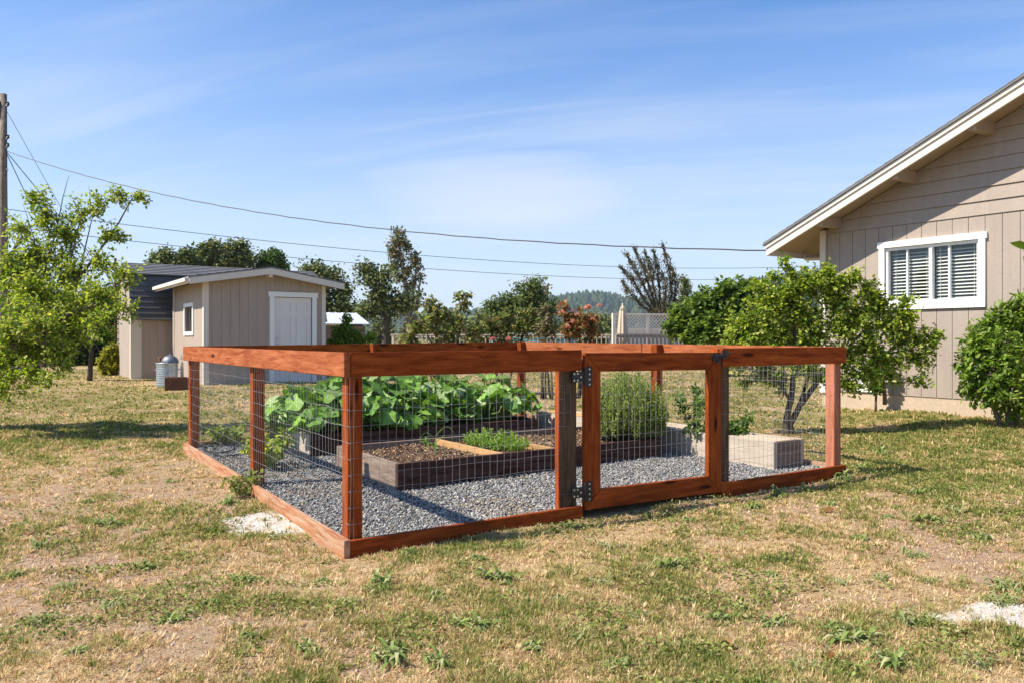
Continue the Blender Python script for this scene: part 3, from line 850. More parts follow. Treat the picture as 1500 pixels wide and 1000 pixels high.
# ================================================================ house
HK = Vector((4.75, 12.0, 0)); HA = -UU; HN = -VV              # along the gable wall towards the right; outward normal
house = thing('house', 'taupe board sided house with a cream trimmed gable roof on the right', 'house', (HK.x, HK.y, .25))
HHALF = 4.1
zr = lambda s: 2.735+.4386*(min(s, 2*HHALF-s)+.62)            # top of the roof over the gable
wtop = lambda s: zr(s)-.115
HP = lambda s, z, o=0.0: HK+HA*s+HN*o+ZZ*z
WS0, WS1, WZ0, WZ1 = 1.01, 2.285, 1.74, 2.53                   # window opening
mb = MB()
siding(mb, HK, HA, HN, .0, 2*HHALF, .465, lambda s: min(2.83, wtop(s)), .205, holes=[(WS0, WS1, WZ0, WZ1)], first=.11)
mb.build('wall', M['siding'], house)
mb = MB(); z = 2.836; k = 0
while z < zr(HHALF)-.15:
    z1 = z+.178
    # the s range under the rake at the bottom and the top of the plank
    sb = max(0., (z+.115-2.735)/.4386-.62); st = max(0., (z1+.115-2.735)/.4386-.62)
    sb2, st2 = 2*HHALF-sb, 2*HHALF-st
    if st < HHALF:
        lo, hi = .034, .016
        mb.hexa([HP(sb, z, 0), HP(sb2, z, 0), HP(sb2, z, lo), HP(sb, z, lo), HP(st, z1-.003, 0), HP(st2, z1-.003, 0), HP(st2, z1-.003, hi), HP(st, z1-.003, hi)])
    z = z1
mb.box(HK, HA, ZZ, HN, (.0, 2*HHALF), (2.826, 2.842), (0, .012))
mb.build('gable_lap_siding', M['siding'], house)
mb = MB()                                                     # backing, side walls and floor so the house is solid
mb.box(HK, HA, ZZ, HN, (0, WS0-.03), (.3, 2.8), (-.10, -.006)); mb.box(HK, HA, ZZ, HN, (WS1+.03, 2*HHALF), (.3, 2.8), (-.10, -.006))
mb.box(HK, HA, ZZ, HN, (WS0-.03, WS1+.03), (.3, WZ0-.03), (-.10, -.006)); mb.box(HK, HA, ZZ, HN, (WS0-.03, WS1+.03), (WZ1+.03, 2.8), (-.10, -.006))
mb.prism([HP(0, 2.81, -.006), HP(2*HHALF, 2.81, -.006), HP(2*HHALF, wtop(0)-.02, -.006), HP(HHALF, wtop(HHALF)-.02, -.006), HP(0, wtop(0)-.02, -.006)], HN*-.09)
mb.box(HK, HA, ZZ, HN, (.002, .12), (.3, 2.86), (-8, -.11)); mb.box(HK, HA, ZZ, HN, (2*HHALF-.12, 2*HHALF-.002), (.3, 2.86), (-8, -.11))
mb.box(HK, HA, ZZ, HN, (.13, 2*HHALF-.13), (.3, 2.86), (-8, -7.9))
mb.build('inner_wall', M['siding'], house)
mb = MB(); mb.box(HK, HA, ZZ, HN, (-.0, 2*HHALF), (-.2, .462), (-8, .008)); mb.build('foundation', M['concrete'], house)
mb = MB(); mb.box(HK, HA, ZZ, HN, (-.024, .07), (.44, wtop(0)), (.021, .042)); mb.box(HK, HA, ZZ, HN, (-.025, -.003), (.44, wtop(0)-.01), (-.10, .0205)); mb.build_each('corner_board', M['trim'], house)
# roof: shingles on a deck
def roof_slab(name, z_off0, z_off1, mat, s_out, v0, v1):
    mb = MB()
    for sgn in (0, 1):
        f = (lambda s: s) if sgn == 0 else (lambda s: 2*HHALF-s)
        pts = []
        for (s, zo) in ((s_out, z_off0), (HHALF, z_off0), (HHALF, z_off1), (s_out, z_off1)):
            pts.append(HP(f(s), 2.735+.4386*(s+.62)+zo, v0))
        mb.prism(pts, HN*(v1-v0))
    return mb.build(name, M[mat], house)
roof_slab('roof', -.028, 0, 'shingle_grey', -.66, .585, -8.4)
roof_slab('roof_deck', -.105, -.031, 'soffit', -.62, .50, -8.3)
# shingle courses: thin steps seen along the rake edge
mb = MB(); s = -.64
while s < HHALF-.1:
    p0, p1 = HP(s, zr(s)+.002, .588), HP(s+.14, zr(s+.14)+.002, .588)
    mb.prism([p0, p1, p1+ZZ*.004, p0+ZZ*.014], HN*-9.0); s += .14
mb.build('shingle_courses', M['shingle_grey'], house)
def rake_board(s0, s1, top, bot, o0, o1, name, mat):
    mb = MB()
    mb.prism([HP(s0, zr(s0)+top, o0), HP(s1, zr(s1)+top, o0), HP(s1, zr(s1)+bot, o0), HP(s0, zr(s0)+bot, o0)], HN*(o1-o0))
    s0, s1 = 2*HHALF-s0, 2*HHALF-s1
    mb.prism([HP(s0, zr(s0)+top, o0), HP(s1, zr(s1)+top, o0), HP(s1, zr(s1)+bot, o0), HP(s0, zr(s0)+bot, o0)], HN*(o1-o0))
    mb.build_each(name, M[mat], house)
rake_board(-.62, HHALF, -.034, -.198, .503, .541, 'barge_board', 'trim')
rake_board(-.63, HHALF, -.032, -.088, .543, .562, 'barge_trim', 'trim')
mb = MB(); mb.box(HK, HA, ZZ, HN, (-.655, -.622), (2.735-.19, 2.735-.03), (-8.2, .50)); mb.build('fascia', M['trim'], house)
for s in (.28, 1.42, 2.42, 3.45):
    zt = zr(s)-.108
    mb = MB(); mb.prism([HP(s-.045, zr(s-.045)-.108, .0), HP(s+.045, zr(s+.045)-.108, .0), HP(s+.045, zt-.13, .0), HP(s-.045, zt-.13, .0)], HN*.50)
    mb.build('lookout_beam', M['soffit'], house)
for v in (-.9, -1.8, -2.7, -3.6):
    mb = MB(); mb.prism([HP(-.60, zr(-.60)-.108, v), HP(.0, zr(0)-.108, v), HP(.0, zr(0)-.22, v), HP(-.60, zr(-.60)-.2, v)], HN*.045); mb.build('rafter_tail', M['soffit'], house)
mb = MB()
mb.tube([HP(-.55, 2.62, -.35), HP(-.55, 2.53, -.35), HP(-.08, 2.50, -.35), HP(-.06, 2.42, -.35), HP(-.06, .4, -.35)], .03, 8); mb.build('downspout', M['trim'], house, smooth=True)
# window
win = MB()
fr = .04
for (a0, a1, z0, z1) in ((WS0, WS1, WZ0, WZ0+fr), (WS0, WS1, WZ1-fr, WZ1), (WS0, WS0+fr, WZ0+fr, WZ1-fr), (WS1-fr, WS1, WZ0+fr, WZ1-fr), ((WS0+WS1)/2-.022, (WS0+WS1)/2+.022, WZ0+fr, WZ1-fr)):
    win.box(HK, HA, ZZ, HN, (a0, a1), (z0, z1), (-.06, .012))
window = win.build('window', M['vinyl'], house)
mid = (WS0+WS1)/2
mb = MB()
mb.box(HK, HA, ZZ, HN, (WS0+fr+.25, WS0+fr+.272), (WZ0+fr, WZ1-fr), (-.052, -.012)); mb.build('sash_stile', M['vinyl'], window)
mb = MB()
mb.box(HK, HA, ZZ, HN, (mid+.225, mid+.250), (WZ0+fr, WZ1-fr), (-.052, -.008)); mb.build('sash_stile', M['vinyl'], window)
mb = MB(); tw = .078
mb.box(HK, HA, ZZ, HN, (WS0-tw, WS0+.002), (WZ0, WZ1), (.0205, .052)); mb.box(HK, HA, ZZ, HN, (WS1-.002, WS1+tw), (WZ0, WZ1), (.0205, .052))
mb.box(HK, HA, ZZ, HN, (WS0-tw-.02, WS1+tw+.02), (WZ1+.001, WZ1+.085), (.0205, .058)); mb.box(HK, HA, ZZ, HN, (WS0-tw, WS1+tw), (WZ0-.085, WZ0-.001), (.0205, .055))
mb.build('window_trim', M['white'], window)
for a0, a1, o in ((WS0+fr, mid-.022, -.036), (mid+.022, WS1-fr, -.044)):
    mb = MB(); mb.box(HK, HA, ZZ, HN, (a0, a1), (WZ0+fr, WZ1-fr), (o, o+.004)); mb.build('pane', M['glass'], window)
    mb = MB(); z = WZ0+fr+.012; r = random.Random(int(a0*50))
    while z < WZ1-fr-.02:
        t = .040; zz = z+r.uniform(-.002, .002)
        mb.hexa([HP(a0+.006, zz-.007, -.074), HP(a1-.006, zz-.007, -.074), HP(a1-.006, zz+.0115, -.104), HP(a0+.006, zz+.0115, -.104),
                 HP(a0+.006, zz-.0055, -.074), HP(a1-.006, zz-.0055, -.074), HP(a1-.006, zz+.0135, -.104), HP(a0+.006, zz+.0135, -.104)])
        z += t+.006
    for q in (.12, .88):
        s = a0+(a1-a0)*q; mb.box(HK, HA, ZZ, HN, (s-.002, s+.002), (WZ0+fr, WZ1-fr), (-.074, -.072))
    mb.build('blind', M['blind'], window)
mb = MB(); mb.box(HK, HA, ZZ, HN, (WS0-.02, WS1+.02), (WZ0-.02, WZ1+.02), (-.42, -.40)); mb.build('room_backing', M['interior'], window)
# foundation vent
mb = MB()
mb.box(HK, HA, ZZ, HN, (.47, .83), (.485, .505), (.021, .038)); mb.box(HK, HA, ZZ, HN, (.47, .83), (.645, .665), (.021, .038))
mb.box(HK, HA, ZZ, HN, (.47, .49), (.505, .645), (.021, .038)); mb.box(HK, HA, ZZ, HN, (.81, .83), (.505, .645), (.021, .038))
for k in range(6):
    mb.box(HK, HA, ZZ, HN, (.49, .81), (.512+k*.022, .524+k*.022), (.021, .032))
mb.build('vent', M['white'], house)

# ================================================================ front shed
S0 = Vector((-7.04, 18.0, 0)); SW, SD = 2.845, 3.4
shed = thing('garden_shed', 'tan shed with a low gable roof and a white panel door', 'shed', (S0.x, S0.y, .15))
sA, sN, sL, sLn = VV, -UU, UU, -VV              # front wall direction / outward; left wall direction / outward
gtop = lambda s: 2.70+.165*(min(s, SW-s)) - .10
SP = lambda s, z, o=0.0: S0+sA*s+sN*o+ZZ*z
D0, D1, DZ = 1.575, 2.535, 2.255
mb = MB(); siding(mb, S0, sA, sN, 0, SW, .16, gtop, .205, .006, .018, holes=[(D0, D1, .10, DZ)], first=.05); 
mb.box(S0, sA, ZZ, sN, (0, D0), (.2, 2.5), (-.1, -.005)); mb.box(S0, sA, ZZ, sN, (D1, SW), (.2, 2.5), (-.1, -.005)); mb.box(S0, sA, ZZ, sN, (D0, D1), (DZ, 2.5), (-.1, -.005))
mb.prism([SP(0, 2.5, -.005), SP(SW, 2.5, -.005), SP(SW, 2.59, -.005), SP(SW/2, 2.82, -.005), SP(0, 2.59, -.005)], sN*-.08)
LW = (1.12, 2.0, 1.40, 2.05)
siding(mb, S0, sL, sLn, 0, SD, .16, lambda s: 2.58, .205, .006, .018, holes=[LW], first=.02)
mb.box(S0, sL, ZZ, sLn, (.1, LW[0]), (.2, 2.5), (-.1, -.005)); mb.box(S0, sL, ZZ, sLn, (LW[1], SD), (.2, 2.5), (-.1, -.005))
mb.box(S0, sL, ZZ, sLn, (LW[0], LW[1]), (.2, LW[2]), (-.1, -.005)); mb.box(S0, sL, ZZ, sLn, (LW[0], LW[1]), (LW[3], 2.5), (-.1, -.005))
mb.box(S0, sA, ZZ, sL, (SW-.1, SW), (.2, 2.58), (.1, SD)); mb.box(S0, sA, ZZ, sL, (0.1, SW-.1), (.2, 2.58), (SD-.1, SD))
mb.build('wall', M['shed_siding'], shed)
mb = MB()
mb.box(S0, sA, ZZ, sN, (-.04, .075), (.12, 2.56), (.0185, .04)); mb.box(S0, sL, ZZ, sLn, (-.018, .075), (.12, 2.56), (.0185, .04))
mb.box(S0, sA, ZZ, sN, (SW-.075, SW+.02), (.12, 2.56), (.0185, .04)); mb.box(S0, sL, ZZ, sLn, (SD-.075, SD), (.12, 2.56), (.0185, .04))
mb.build_each('corner_board', M['trim'], shed)
mb = MB(); mb.box(S0, sA, ZZ, sL, (-.0, SW), (-.1, .155), (-.012, SD)); mb.build('base_sill', M['concrete'], shed)
zs = lambda s: 2.70+.165*(min(s, SW-s))
def shed_roof(name, s_out, o0, o1, z0, z1, mat):
    mb = MB()
    for f in (lambda s: s, lambda s: SW-s):
        mb.prism([SP(f(s), zs(s)+zz, o0) for s, zz in ((-s_out, z0), (SW/2, z0), (SW/2, z1), (-s_out, z1))], sN*(o1-o0))
    return mb.build(name, M[mat], shed)
shed_roof('roof', .42, .34, -SD-.3, -.02, .012, 'shingle_grey')
shed_roof('roof_deck', .40, .30, -SD-.25, -.095, -.023, 'soffit')
mb = MB()
for f in (lambda s: s, lambda s: SW-s):
    mb.prism([SP(f(s), zs(s)+zz, .302) for s, zz in ((-.40, -.022), (SW/2, -.022), (SW/2, -.165), (-.40, -.165))], sN*.03)
mb.build_each('barge_board', M['trim'], shed)
mb = MB(); mb.box(S0, sA, ZZ, sL, (-.435, -.402), (zs(-.4)-.15, zs(-.4)-.022), (-.30, SD+.25)); mb.box(S0, sA, ZZ, sL, (-.50, -.437), (zs(-.4)-.11, zs(-.4)-.03), (-.30, SD+.25)); mb.build('gutter', M['trim'], shed)
mb = MB(); mb.box(S0, sA, ZZ, sN, (SW/2-.045, SW/2+.045), (2.70, 2.80), (.02, .30)); mb.build('ridge_beam', M['trim'], shed)
# six-panel door
mb = MB()
st = .115; rows = [(.30, .95), (1.07, 1.80), (1.90, 2.13)]
door_o = (-.055, -.015)
mb.box(S0, sA, ZZ, sN, (D0+.02, D1-.02), (.20, DZ-.01), (-.06, -.035))
xs = [(D0+.02, D0+.02+st), ((D0+D1)/2-.055, (D0+D1)/2+.055), (D1-.02-st, D1-.02)]
for x0, x1 in xs: mb.box(S0, sA, ZZ, sN, (x0, x1), (.20, DZ-.01), (-.035, -.015))
zc = [(.20, .30)]+[(rows[i][1], rows[i+1][0]) for i in range(2)]+[(rows[2][1], DZ-.01)]
for (xa, xb) in ((xs[0][1], xs[1][0]), (xs[1][1], xs[2][0])):
    for z0, z1 in zc: mb.box(S0, sA, ZZ, sN, (xa, xb), (z0, z1), (-.035, -.0155))
    for z0, z1 in rows: mb.box(S0, sA, ZZ, sN, (xa+.035, xb-.035), (z0+.04, z1-.04), (-.035, -.024))
mb.box(S0, sA, ZZ, sN, (D0, D1), (.157, .195), (-.06, .06))
door = mb.build('door', M['door'], shed)
mb = MB()
for z, rr in ((1.10, .034), (1.26, .026)):
    c = SP(D0+.085, z, -.015); mb.tube([c, c+sN*.035, c+sN*.06], [rr*.6, rr*.6, rr], 10)
mb.build_each('door_knob', M['screw'], door)
mb = MB()
mb.box(S0, sA, ZZ, sN, (D0-.10, D0+.012), (.16, DZ), (.0185, .045)); mb.box(S0, sA, ZZ, sN, (D1-.012, D1+.10), (.16, DZ), (.0185, .045))
mb.box(S0, sA, ZZ, sN, (D0-.13, D1+.13), (DZ+.001, DZ+.12), (.0185, .05)); mb.build_each('door_trim', M['white'], shed)
LP = lambda s, z, o=0.: S0+sL*s+sLn*o+ZZ*z
mb = MB()
for a0, a1, z0, z1 in ((LW[0]-.07, LW[0]+.02, LW[2]-.07, LW[3]+.07), (LW[1]-.02, LW[1]+.07, LW[2]-.07, LW[3]+.07), (LW[0]+.02, LW[1]-.02, LW[3]-.02, LW[3]+.07), (LW[0]+.02, LW[1]-.02, LW[2]-.07, LW[2]+.02)):
    mb.box(S0, sL, ZZ, sLn, (a0, a1), (z0, z1), (.0185, .045))
sw = mb.build('window', M['white'], shed)
mb = MB(); mb.box(S0, sL, ZZ, sLn, (LW[0], LW[1]), (LW[2], LW[3]), (-.03, -.025)); mb.build('pane', M['glass'], sw)
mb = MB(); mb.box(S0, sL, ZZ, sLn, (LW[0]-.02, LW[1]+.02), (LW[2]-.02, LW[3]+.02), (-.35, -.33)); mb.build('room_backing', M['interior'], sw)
KEEP_OFF.append([SP(0, 0), SP(SW, 0), SP(SW, 0, -SD), SP(0, 0, -SD)])

# ================================================================ gambrel shed behind
Q0 = Vector((-9.97, 20.6, 0)); QL, QD = 5.2, 2.3
barn = thing('gambrel_shed', 'older tan shed with dark shingles down its barn roof, behind the front shed', 'shed', (Q0.x, Q0.y, .1))
QP = lambda s, d, z: Q0+VV*s+UU*d+ZZ*z           # along the front, depth, height
mb = MB()
siding(mb, Q0, VV, -UU, 0, QL, .16, lambda s: 1.95, .205, .007, .018)
prof = [(-.18, 1.74), (.22, 2.93), (QD/2, 3.32), (QD-.22, 2.93), (QD+.18, 1.74)]
def gam(d): return float(np.interp(d, [0, .22, QD/2, QD-.22, QD], [2.2, 2.86, 3.25, 2.86, 2.2]))
siding(mb, Q0, UU, -VV, 0, QD, .16, gam, .205, .007, .018)
mb.box(Q0, VV, ZZ, UU, (.02, QL), (.2, 1.95), (.005, .08)); mb.box(Q0, VV, ZZ, UU, (.02, QL), (.2, 1.95), (QD-.08, QD-.005))
mb.prism([QP(.02, 0.01, .2), QP(.02, QD-.01, .2), QP(.02, QD-.01, 2.1), QP(.02, QD-.25, 2.8), QP(.02, QD/2, 3.2), QP(.02, .25, 2.8), QP(.02, .01, 2.1)], VV*.06)
mb.prism([QP(QL-.08, 0.01, .2), QP(QL-.08, QD-.01, .2), QP(QL-.08, QD-.01, 2.1), QP(QL-.08, QD-.25, 2.8), QP(QL-.08, QD/2, 3.2), QP(QL-.08, .25, 2.8), QP(QL-.08, .01, 2.1)], VV*.06)
mb.build('wall', M['shed_siding'], barn)
mb = MB(); mb.box(Q0, VV, ZZ, -UU, (-.04, .22), (.12, 1.9), (.0185, .04)); mb.box(Q0, UU, ZZ, -VV, (-.018, .09), (.12, 2.2), (.0185, .04)); mb.box(Q0, UU, ZZ, -VV, (QD-.09, QD), (.12, 2.2), (.0185, .04)); mb.build_each('corner_board', M['trim'], barn)
mb = MB(); mb.box(Q0, VV, ZZ, UU, (0, QL), (-.15, .155), (-.012, QD)); mb.build('base_sill', M['concrete'], barn)
def barn_roof(name, pts, mat, ext=.06, th=.05):
    mb = MB()
    for (d0, z0), (d1, z1) in pts:
        nrm = (UU*(-(z1-z0))+ZZ*(d1-d0)).normalized()
        if nrm.z < 0: nrm = -nrm
        L = math.hypot(d1-d0, z1-z0); k = max(1, round(L/.15))
        for j in range(k):                          # overlapping courses
            f0, f1 = j/k, (j+1.25)/k
            lo = (d0+(d1-d0)*f0, z0+(z1-z0)*f0); hi = (d0+(d1-d0)*min(1, f1), z0+(z1-z0)*min(1, f1))
            a = QP(-ext, lo[0], lo[1]); b = QP(-ext, hi[0], hi[1])
            mb.prism([a-nrm*.01, b-nrm*.01, b+nrm*.006, a+nrm*.036], VV*(QL+2*ext))
    return mb.build(name, M[mat], barn)
barn_roof('lower_roof', [(prof[0], prof[1]), (prof[4], prof[3])], 'shingle_dark')
barn_roof('upper_roof', [((.13, 2.955), (QD/2, 3.33)), ((QD-.13, 2.955), (QD/2, 3.33))], 'shingle_grey', .08)
mb = MB(); mb.tube([QP(-.09, QD+.05, .1), QP(-.09, QD+.05, 3.55)], .035, 8); mb.build('vent_pipe', M['rust'], barn)
KEEP_OFF.append([QP(0, 0, 0), QP(QL, 0, 0), QP(QL, QD, 0), QP(0, QD, 0)])

# ================================================================ third outbuilding with the pale metal roof
o3 = at(470, 520, 33); o3.z = 0
out = thing('outbuilding', 'small brown outbuilding with a pale metal roof beyond the front shed', 'outbuilding', (o3.x, o3.y, .2))
O3 = Vector((o3.x, o3.y, 0)); OP = lambda s, d, z: O3+VV*s+UU*d+ZZ*z
mb = MB(); z = .15
while z < 1.75:
    mb.prism([OP(0, 0, z), OP(2.0, 0, z), OP(2.0, .012, z+.148), OP(0, .012, z+.148)], UU*.05); z += .15
mb.box(O3, VV, ZZ, UU, (.0, 2.0), (.15, 1.72), (.07, 2.6)); mb.build('wall', M['brown_siding'], out)
mb = MB()
mb.prism([OP(-.15, -.15, 1.86), OP(2.15, -.15, 1.86), OP(2.15, 1.3, 2.36), OP(-.15, 1.3, 2.36)], ZZ*.03)
mb.prism([OP(-.15, 2.75, 1.86), OP(2.15, 2.75, 1.86), OP(2.15, 1.3, 2.36), OP(-.15, 1.3, 2.36)], ZZ*.029)
for k in range(8):
    s = -.1+k*.31
    mb.prism([OP(s, -.15, 1.892), OP(s+.03, -.15, 1.892), OP(s+.03, 1.3, 2.392), OP(s, 1.3, 2.392)], ZZ*.02)
mb.build('roof', M['roof_metal'], out)
mb = MB(); mb.prism([OP(1.99, 0.02, 1.72), OP(1.99, 2.6, 1.72), OP(1.99, 1.3, 2.33)], VV*-.04); mb.prism([OP(0.05, 0.02, 1.72), OP(0.05, 2.6, 1.72), OP(0.05, 1.3, 2.33)], VV*-.04); mb.build_each('gable', M['rust'], out)

# ================================================================ bits by the shed
p = gpt(245, 567); p.z = gnd(p.x, p.y)-.01
can = thing('metal_bin', 'ribbed galvanised metal bin standing against the shed corner', 'bin', p)
mb = MB(); pr = [(.205, 0), (.22, .02), (.22, .05)]
for k in range(9): pr += [(.22, .07+k*.05), (.227, .085+k*.05), (.22, .10+k*.05)]
pr += [(.23, .53), (.236, .55), (.224, .56), (.218, .55), (.21, .40), (.0, .40)]
mb.lathe(p, pr, 28); mb.build('body', M['galv'], can, smooth=True)
mb = MB()
for sg in (-1, 1):
    mb.tube([p+Vector((.22*sg, -.07, .42)), p+Vector((.265*sg, -.05, .40)), p+Vector((.265*sg, .05, .40)), p+Vector((.22*sg, .07, .42))], .008, 6)
mb.build_each('handle', M['galv'], can)
q = p+Vector((.07, -.02, .555))
mb = MB(); mb.lathe(q, [(.18, 0), (.178, .02), (.165, .07), (.13, .12), (.08, .15), (.03, .16), (.02, .18), (.0, .185)], 24)
tag(mb.build('domed_lid', M['grey_metal'], None, q, smooth=True), 'dark grey domed lid resting on the galvanised bin', 'lid')
q = p+Vector((-.125, .03, .555))
mb = MB(); mb.lathe(q, [(.06, 0), (.075, .03), (.085, .12), (.088, .125), (.078, .12), (.0, .05)], 18)
tag(mb.build('clay_pot', M['terracotta'], None, q, smooth=True), 'small brown clay pot on top of the galvanised bin', 'pot')
p = gpt(258, 571); p.z = gnd(p.x, p.y)-.01
mb = MB(); w = .20; a = Vector((.93, .36, 0)); b = Vector((-.36, .93, 0))
for A_, B_, C_ in (((-.21, .21), (-.2, -.18), (0, .27)), ((-.21, .21), (.18, .2), (0, .27)), ((-.21, -.19), (-.179, .179), (0, .27)), ((.22, .27), (-.179, .179), (0, .27)), ((-.189, .189), (-.179, .179), (.02, .20))):
    mb.box(p, a, b, ZZ, A_, B_, C_)
tag(mb.build('rusty_box', M['rust'], None, p, bevel=.004), 'open rusty brown steel box beside the galvanised bin', 'box')
p = gpt(271, 569); p.z = gnd(p.x, p.y)-.01
mb = MB(); mb.box(p, a, b, ZZ, (-.06, .09), (-.09, .09), (0, .06)); mb.box(p, a, b, ZZ, (-.06, -.02), (-.09, .09), (.061, .19)); mb.box(p, a, b, ZZ, (.05, .09), (-.09, .09), (.061, .19)); mb.box(p, a, b, ZZ, (-.019, .049), (-.02, .02), (.061, .19))
tag(mb.build('concrete_block', M['white'], None, p, bevel=.003), 'whitish hollow block on the grass right of the rusty box', 'block')

# ================================================================ utility pole and lines
PP = Vector(((5-CX)*24/F, 24, 0)); pz = 8.72
pole = thing('utility_pole', 'tall weathered wooden utility pole at the left edge', 'utility pole', (PP.x, PP.y, .2))
mb = MB(); mb.tube([PP+ZZ*z for z in (-.2, 2, 4, 6, pz)], [.14, .13, .12, .105, .095], 14); mb.build('pole', M['pole'], pole, smooth=True)
mb = MB()
for z in (8.35, 7.35, 7.1, 6.4): mb.tube([PP+Vector((-.16, -.04, z)), PP+Vector((.16, -.04, z))], .03, 8)
mb.box(PP+Vector((-.12, -.12, 0)), Vector((1, 0, 0)), Vector((0, 1, 0)), ZZ, (-.06, .06), (-.05, .05), (8.1, 8.5))
mb.build_each('bracket', M['grey_metal'], pole)
mb = MB()
for z in (8.35, 7.35, 7.1): 
    for s in (-.16, .16): mb.lathe(PP+Vector((s, -.04, z)), [(.03, 0), (.05, .03), (.035, .06), (.05, .09), (.02, .12)], 10)
mb.build_each('insulator', M['black_metal'], pole)
def line(name, p0, p1, sag, rad, label, n=40, twist=False, mid=None):
    pts = []
    for i in range(n+1):
        t = i/n; q = Vector(p0).lerp(Vector(p1), t); q.z -= sag*4*t*(1-t)
        if twist: q.z += .006*math.sin(i*2.1)
        pts.append(q)
    mb = MB(); mb.tube(pts, rad, 5)
    return tag(mb.build(name, M['cable'], None), label, 'cable')
eave = HP(-.655, 2.63, .40)
line('service_cable', PP+Vector((.12, 0, 6.97)), eave, .66, .011, 'thick twisted black service cable sagging from the pole to the house eave', 60, True)
line('overhead_line', PP+Vector((.12, 0, 5.2)), Vector(((1300-CX)*44/F, 44, 5.55)), .95, .010, 'middle overhead cable running behind the house roof')
line('overhead_line', PP+Vector((.12, 0, 4.67)), Vector(((1300-CX)*48/F, 48, 5.3)), .95, .010, 'lowest overhead cable, below the middle one')
line('guy_wire', PP+Vector((.10, 0, 8.2)), at(222, 541, 26), 0, .007, 'thin guy wire from near the top of the pole to the ground', 4)
line('stay_cable', PP+Vector((.10, 0, 6.95)), at(273, 545, 26.5), 0, .012, 'dark stay cable from the middle of the pole, right of the other stay', 4)
line('stay_cable', PP+Vector((.10, 0, 6.9)), at(160, 545, 24.5), 0, .012, 'dark stay cable from the middle of the pole, left of the other stay', 4)

# ================================================================ deck, railings, lattice, umbrella, pool
def railing(name, label, pA, pB, ztop, zbot, step, bw, mat, cap=.12, boards=True):
    root = thing(name, label, 'railing', (pA.x, pA.y, zbot)); d = (pB-pA); L = d.length; d.normalize(); nn = Vector((d.y, -d.x, 0))
    mb = MB(); mb.box(Vector((pA.x, pA.y, 0)), d, ZZ, nn, (-.05, L+.05), (ztop-.045, ztop), (-cap/2, cap/2)); mb.box(Vector((pA.x, pA.y, 0)), d, ZZ, nn, (0, L), (ztop-.13, ztop-.05), (-.02, .02)); mb.build('cap_rail', M[mat], root)
    mb = MB(); s = .05
    while s < L-.05:
        mb.box(Vector((pA.x, pA.y, 0)), d, ZZ, nn, (s, s+bw), (zbot, ztop-.055), (.021, .05)); s += step
    b = mb.build('balusters', M[mat], root)
    k = max(1, round(L/1.8))
    for i in range(k+1):
        s = L*i/k
        mb = MB(); mb.box(Vector((pA.x, pA.y, 0)), d, ZZ, nn, (s-.05, s+.05), (.05, ztop-.047), (-.12, -.03)); mb.build('post', M[mat], root)
    return root
v0 = at(905, 489, 26); v1 = at(1060, 489, 27)
railing('deck_railing', 'grey wooden deck railing with flat balusters, below the lattice screen', v0, v1, v0.z, .55, .145, .085, 'deck_wood')
v0 = at(575, 489, 29); v1 = at(893, 489.5, 27)
railing('deck_railing', 'long pale railing with thin balusters behind the rose bushes', v0, v1, v0.z, .55, .16, .03, 'bed_pale', cap=.08)
dk = MB()
pA, pB = at(560, 520, 29), at(1075, 520, 27); pA.z = pB.z = 0
dk.prism([Vector((pA.x, pA.y+.02, .38)), Vector((pB.x, pB.y+.02, .38)), Vector((pB.x+2, pB.y+7, .38)), Vector((pA.x, pA.y+7, .38))], ZZ*.16)
x = pA
for i in range(12):
    q = pA.lerp(pB, i/11); dk.box(Vector((q.x, q.y+.3, 0)), Vector((1, 0, 0)), Vector((0, 1, 0)), ZZ, (-.07, .07), (-.07, .07), (.0, .379))
tag(dk.build('deck', M['deck_wood'], None, (pA.x, pA.y, 0)), 'raised grey timber deck behind the railings', 'deck')
# lattice screen
lA, lB = at(899, 460, 29.5), at(1040, 460, 30.5)
lat = thing('lattice_screen', 'pale privacy screen with a lattice top behind the umbrella', 'fence', (lA.x, lA.y, .5))
LO = Vector((lA.x, lA.y, 0)); ld = Vector((lB.x-lA.x, lB.y-lA.y, 0)); LL = ld.length; ld.normalize(); ln = Vector((ld.y, -ld.x, 0))
zt = lA.z
mb = MB(); mb.box(LO, ld, ZZ, ln, (-.06, LL), (zt-.04, zt+.03), (-.06, .06)); mb.box(LO, ld, ZZ, ln, (0, LL), (zt-.60, zt-.54), (-.05, .05)); mb.build_each('rail', M['lattice'], lat)
for s in (0, 1.37, 2.74, 3.9):
    mb = MB(); mb.box(LO, ld, ZZ, ln, (s-.06, s+.06), (.2, zt-.041), (-.055, .055)); mb.build('post', M['lattice'], lat)
mb = MB(); s = 0.07; hz = .5
z0, z1 = zt-.54, zt-.04
for sg, o in ((1, .004), (-1, -.008)):
    x = -hz
    while x < LL+hz:
        # strip from (x,z0) to (x+sg*hz, z1), clipped to 0..LL
        xa, xb = x, x+sg*hz; t0, t1 = 0., 1.
        if xa < 0: t0 = max(t0, (0-xa)/(xb-xa)) if xb > 0 else 1
        if xb < 0: t1 = min(t1, (0-xa)/(xb-xa)) if xa > 0 else 0
        if xa > LL: t0 = max(t0, (LL-xa)/(xb-xa)) if xb < LL else 1
        if xb > LL: t1 = min(t1, (LL-xa)/(xb-xa)) if xa < LL else 0
        if t1-t0 > .05:
            P0 = LO+ld*(xa+(xb-xa)*t0)+ZZ*(z0+hz*t0)+ln*o; P1 = LO+ld*(xa+(xb-xa)*t1)+ZZ*(z0+hz*t1)+ln*o
            dd = ld*.026
            mb.prism([P0-dd, P0+dd, P1+dd, P1-dd], ln*.008)
        x += .135
mb.build('lattice', M['lattice'], lat)
mb = MB(); s = .07
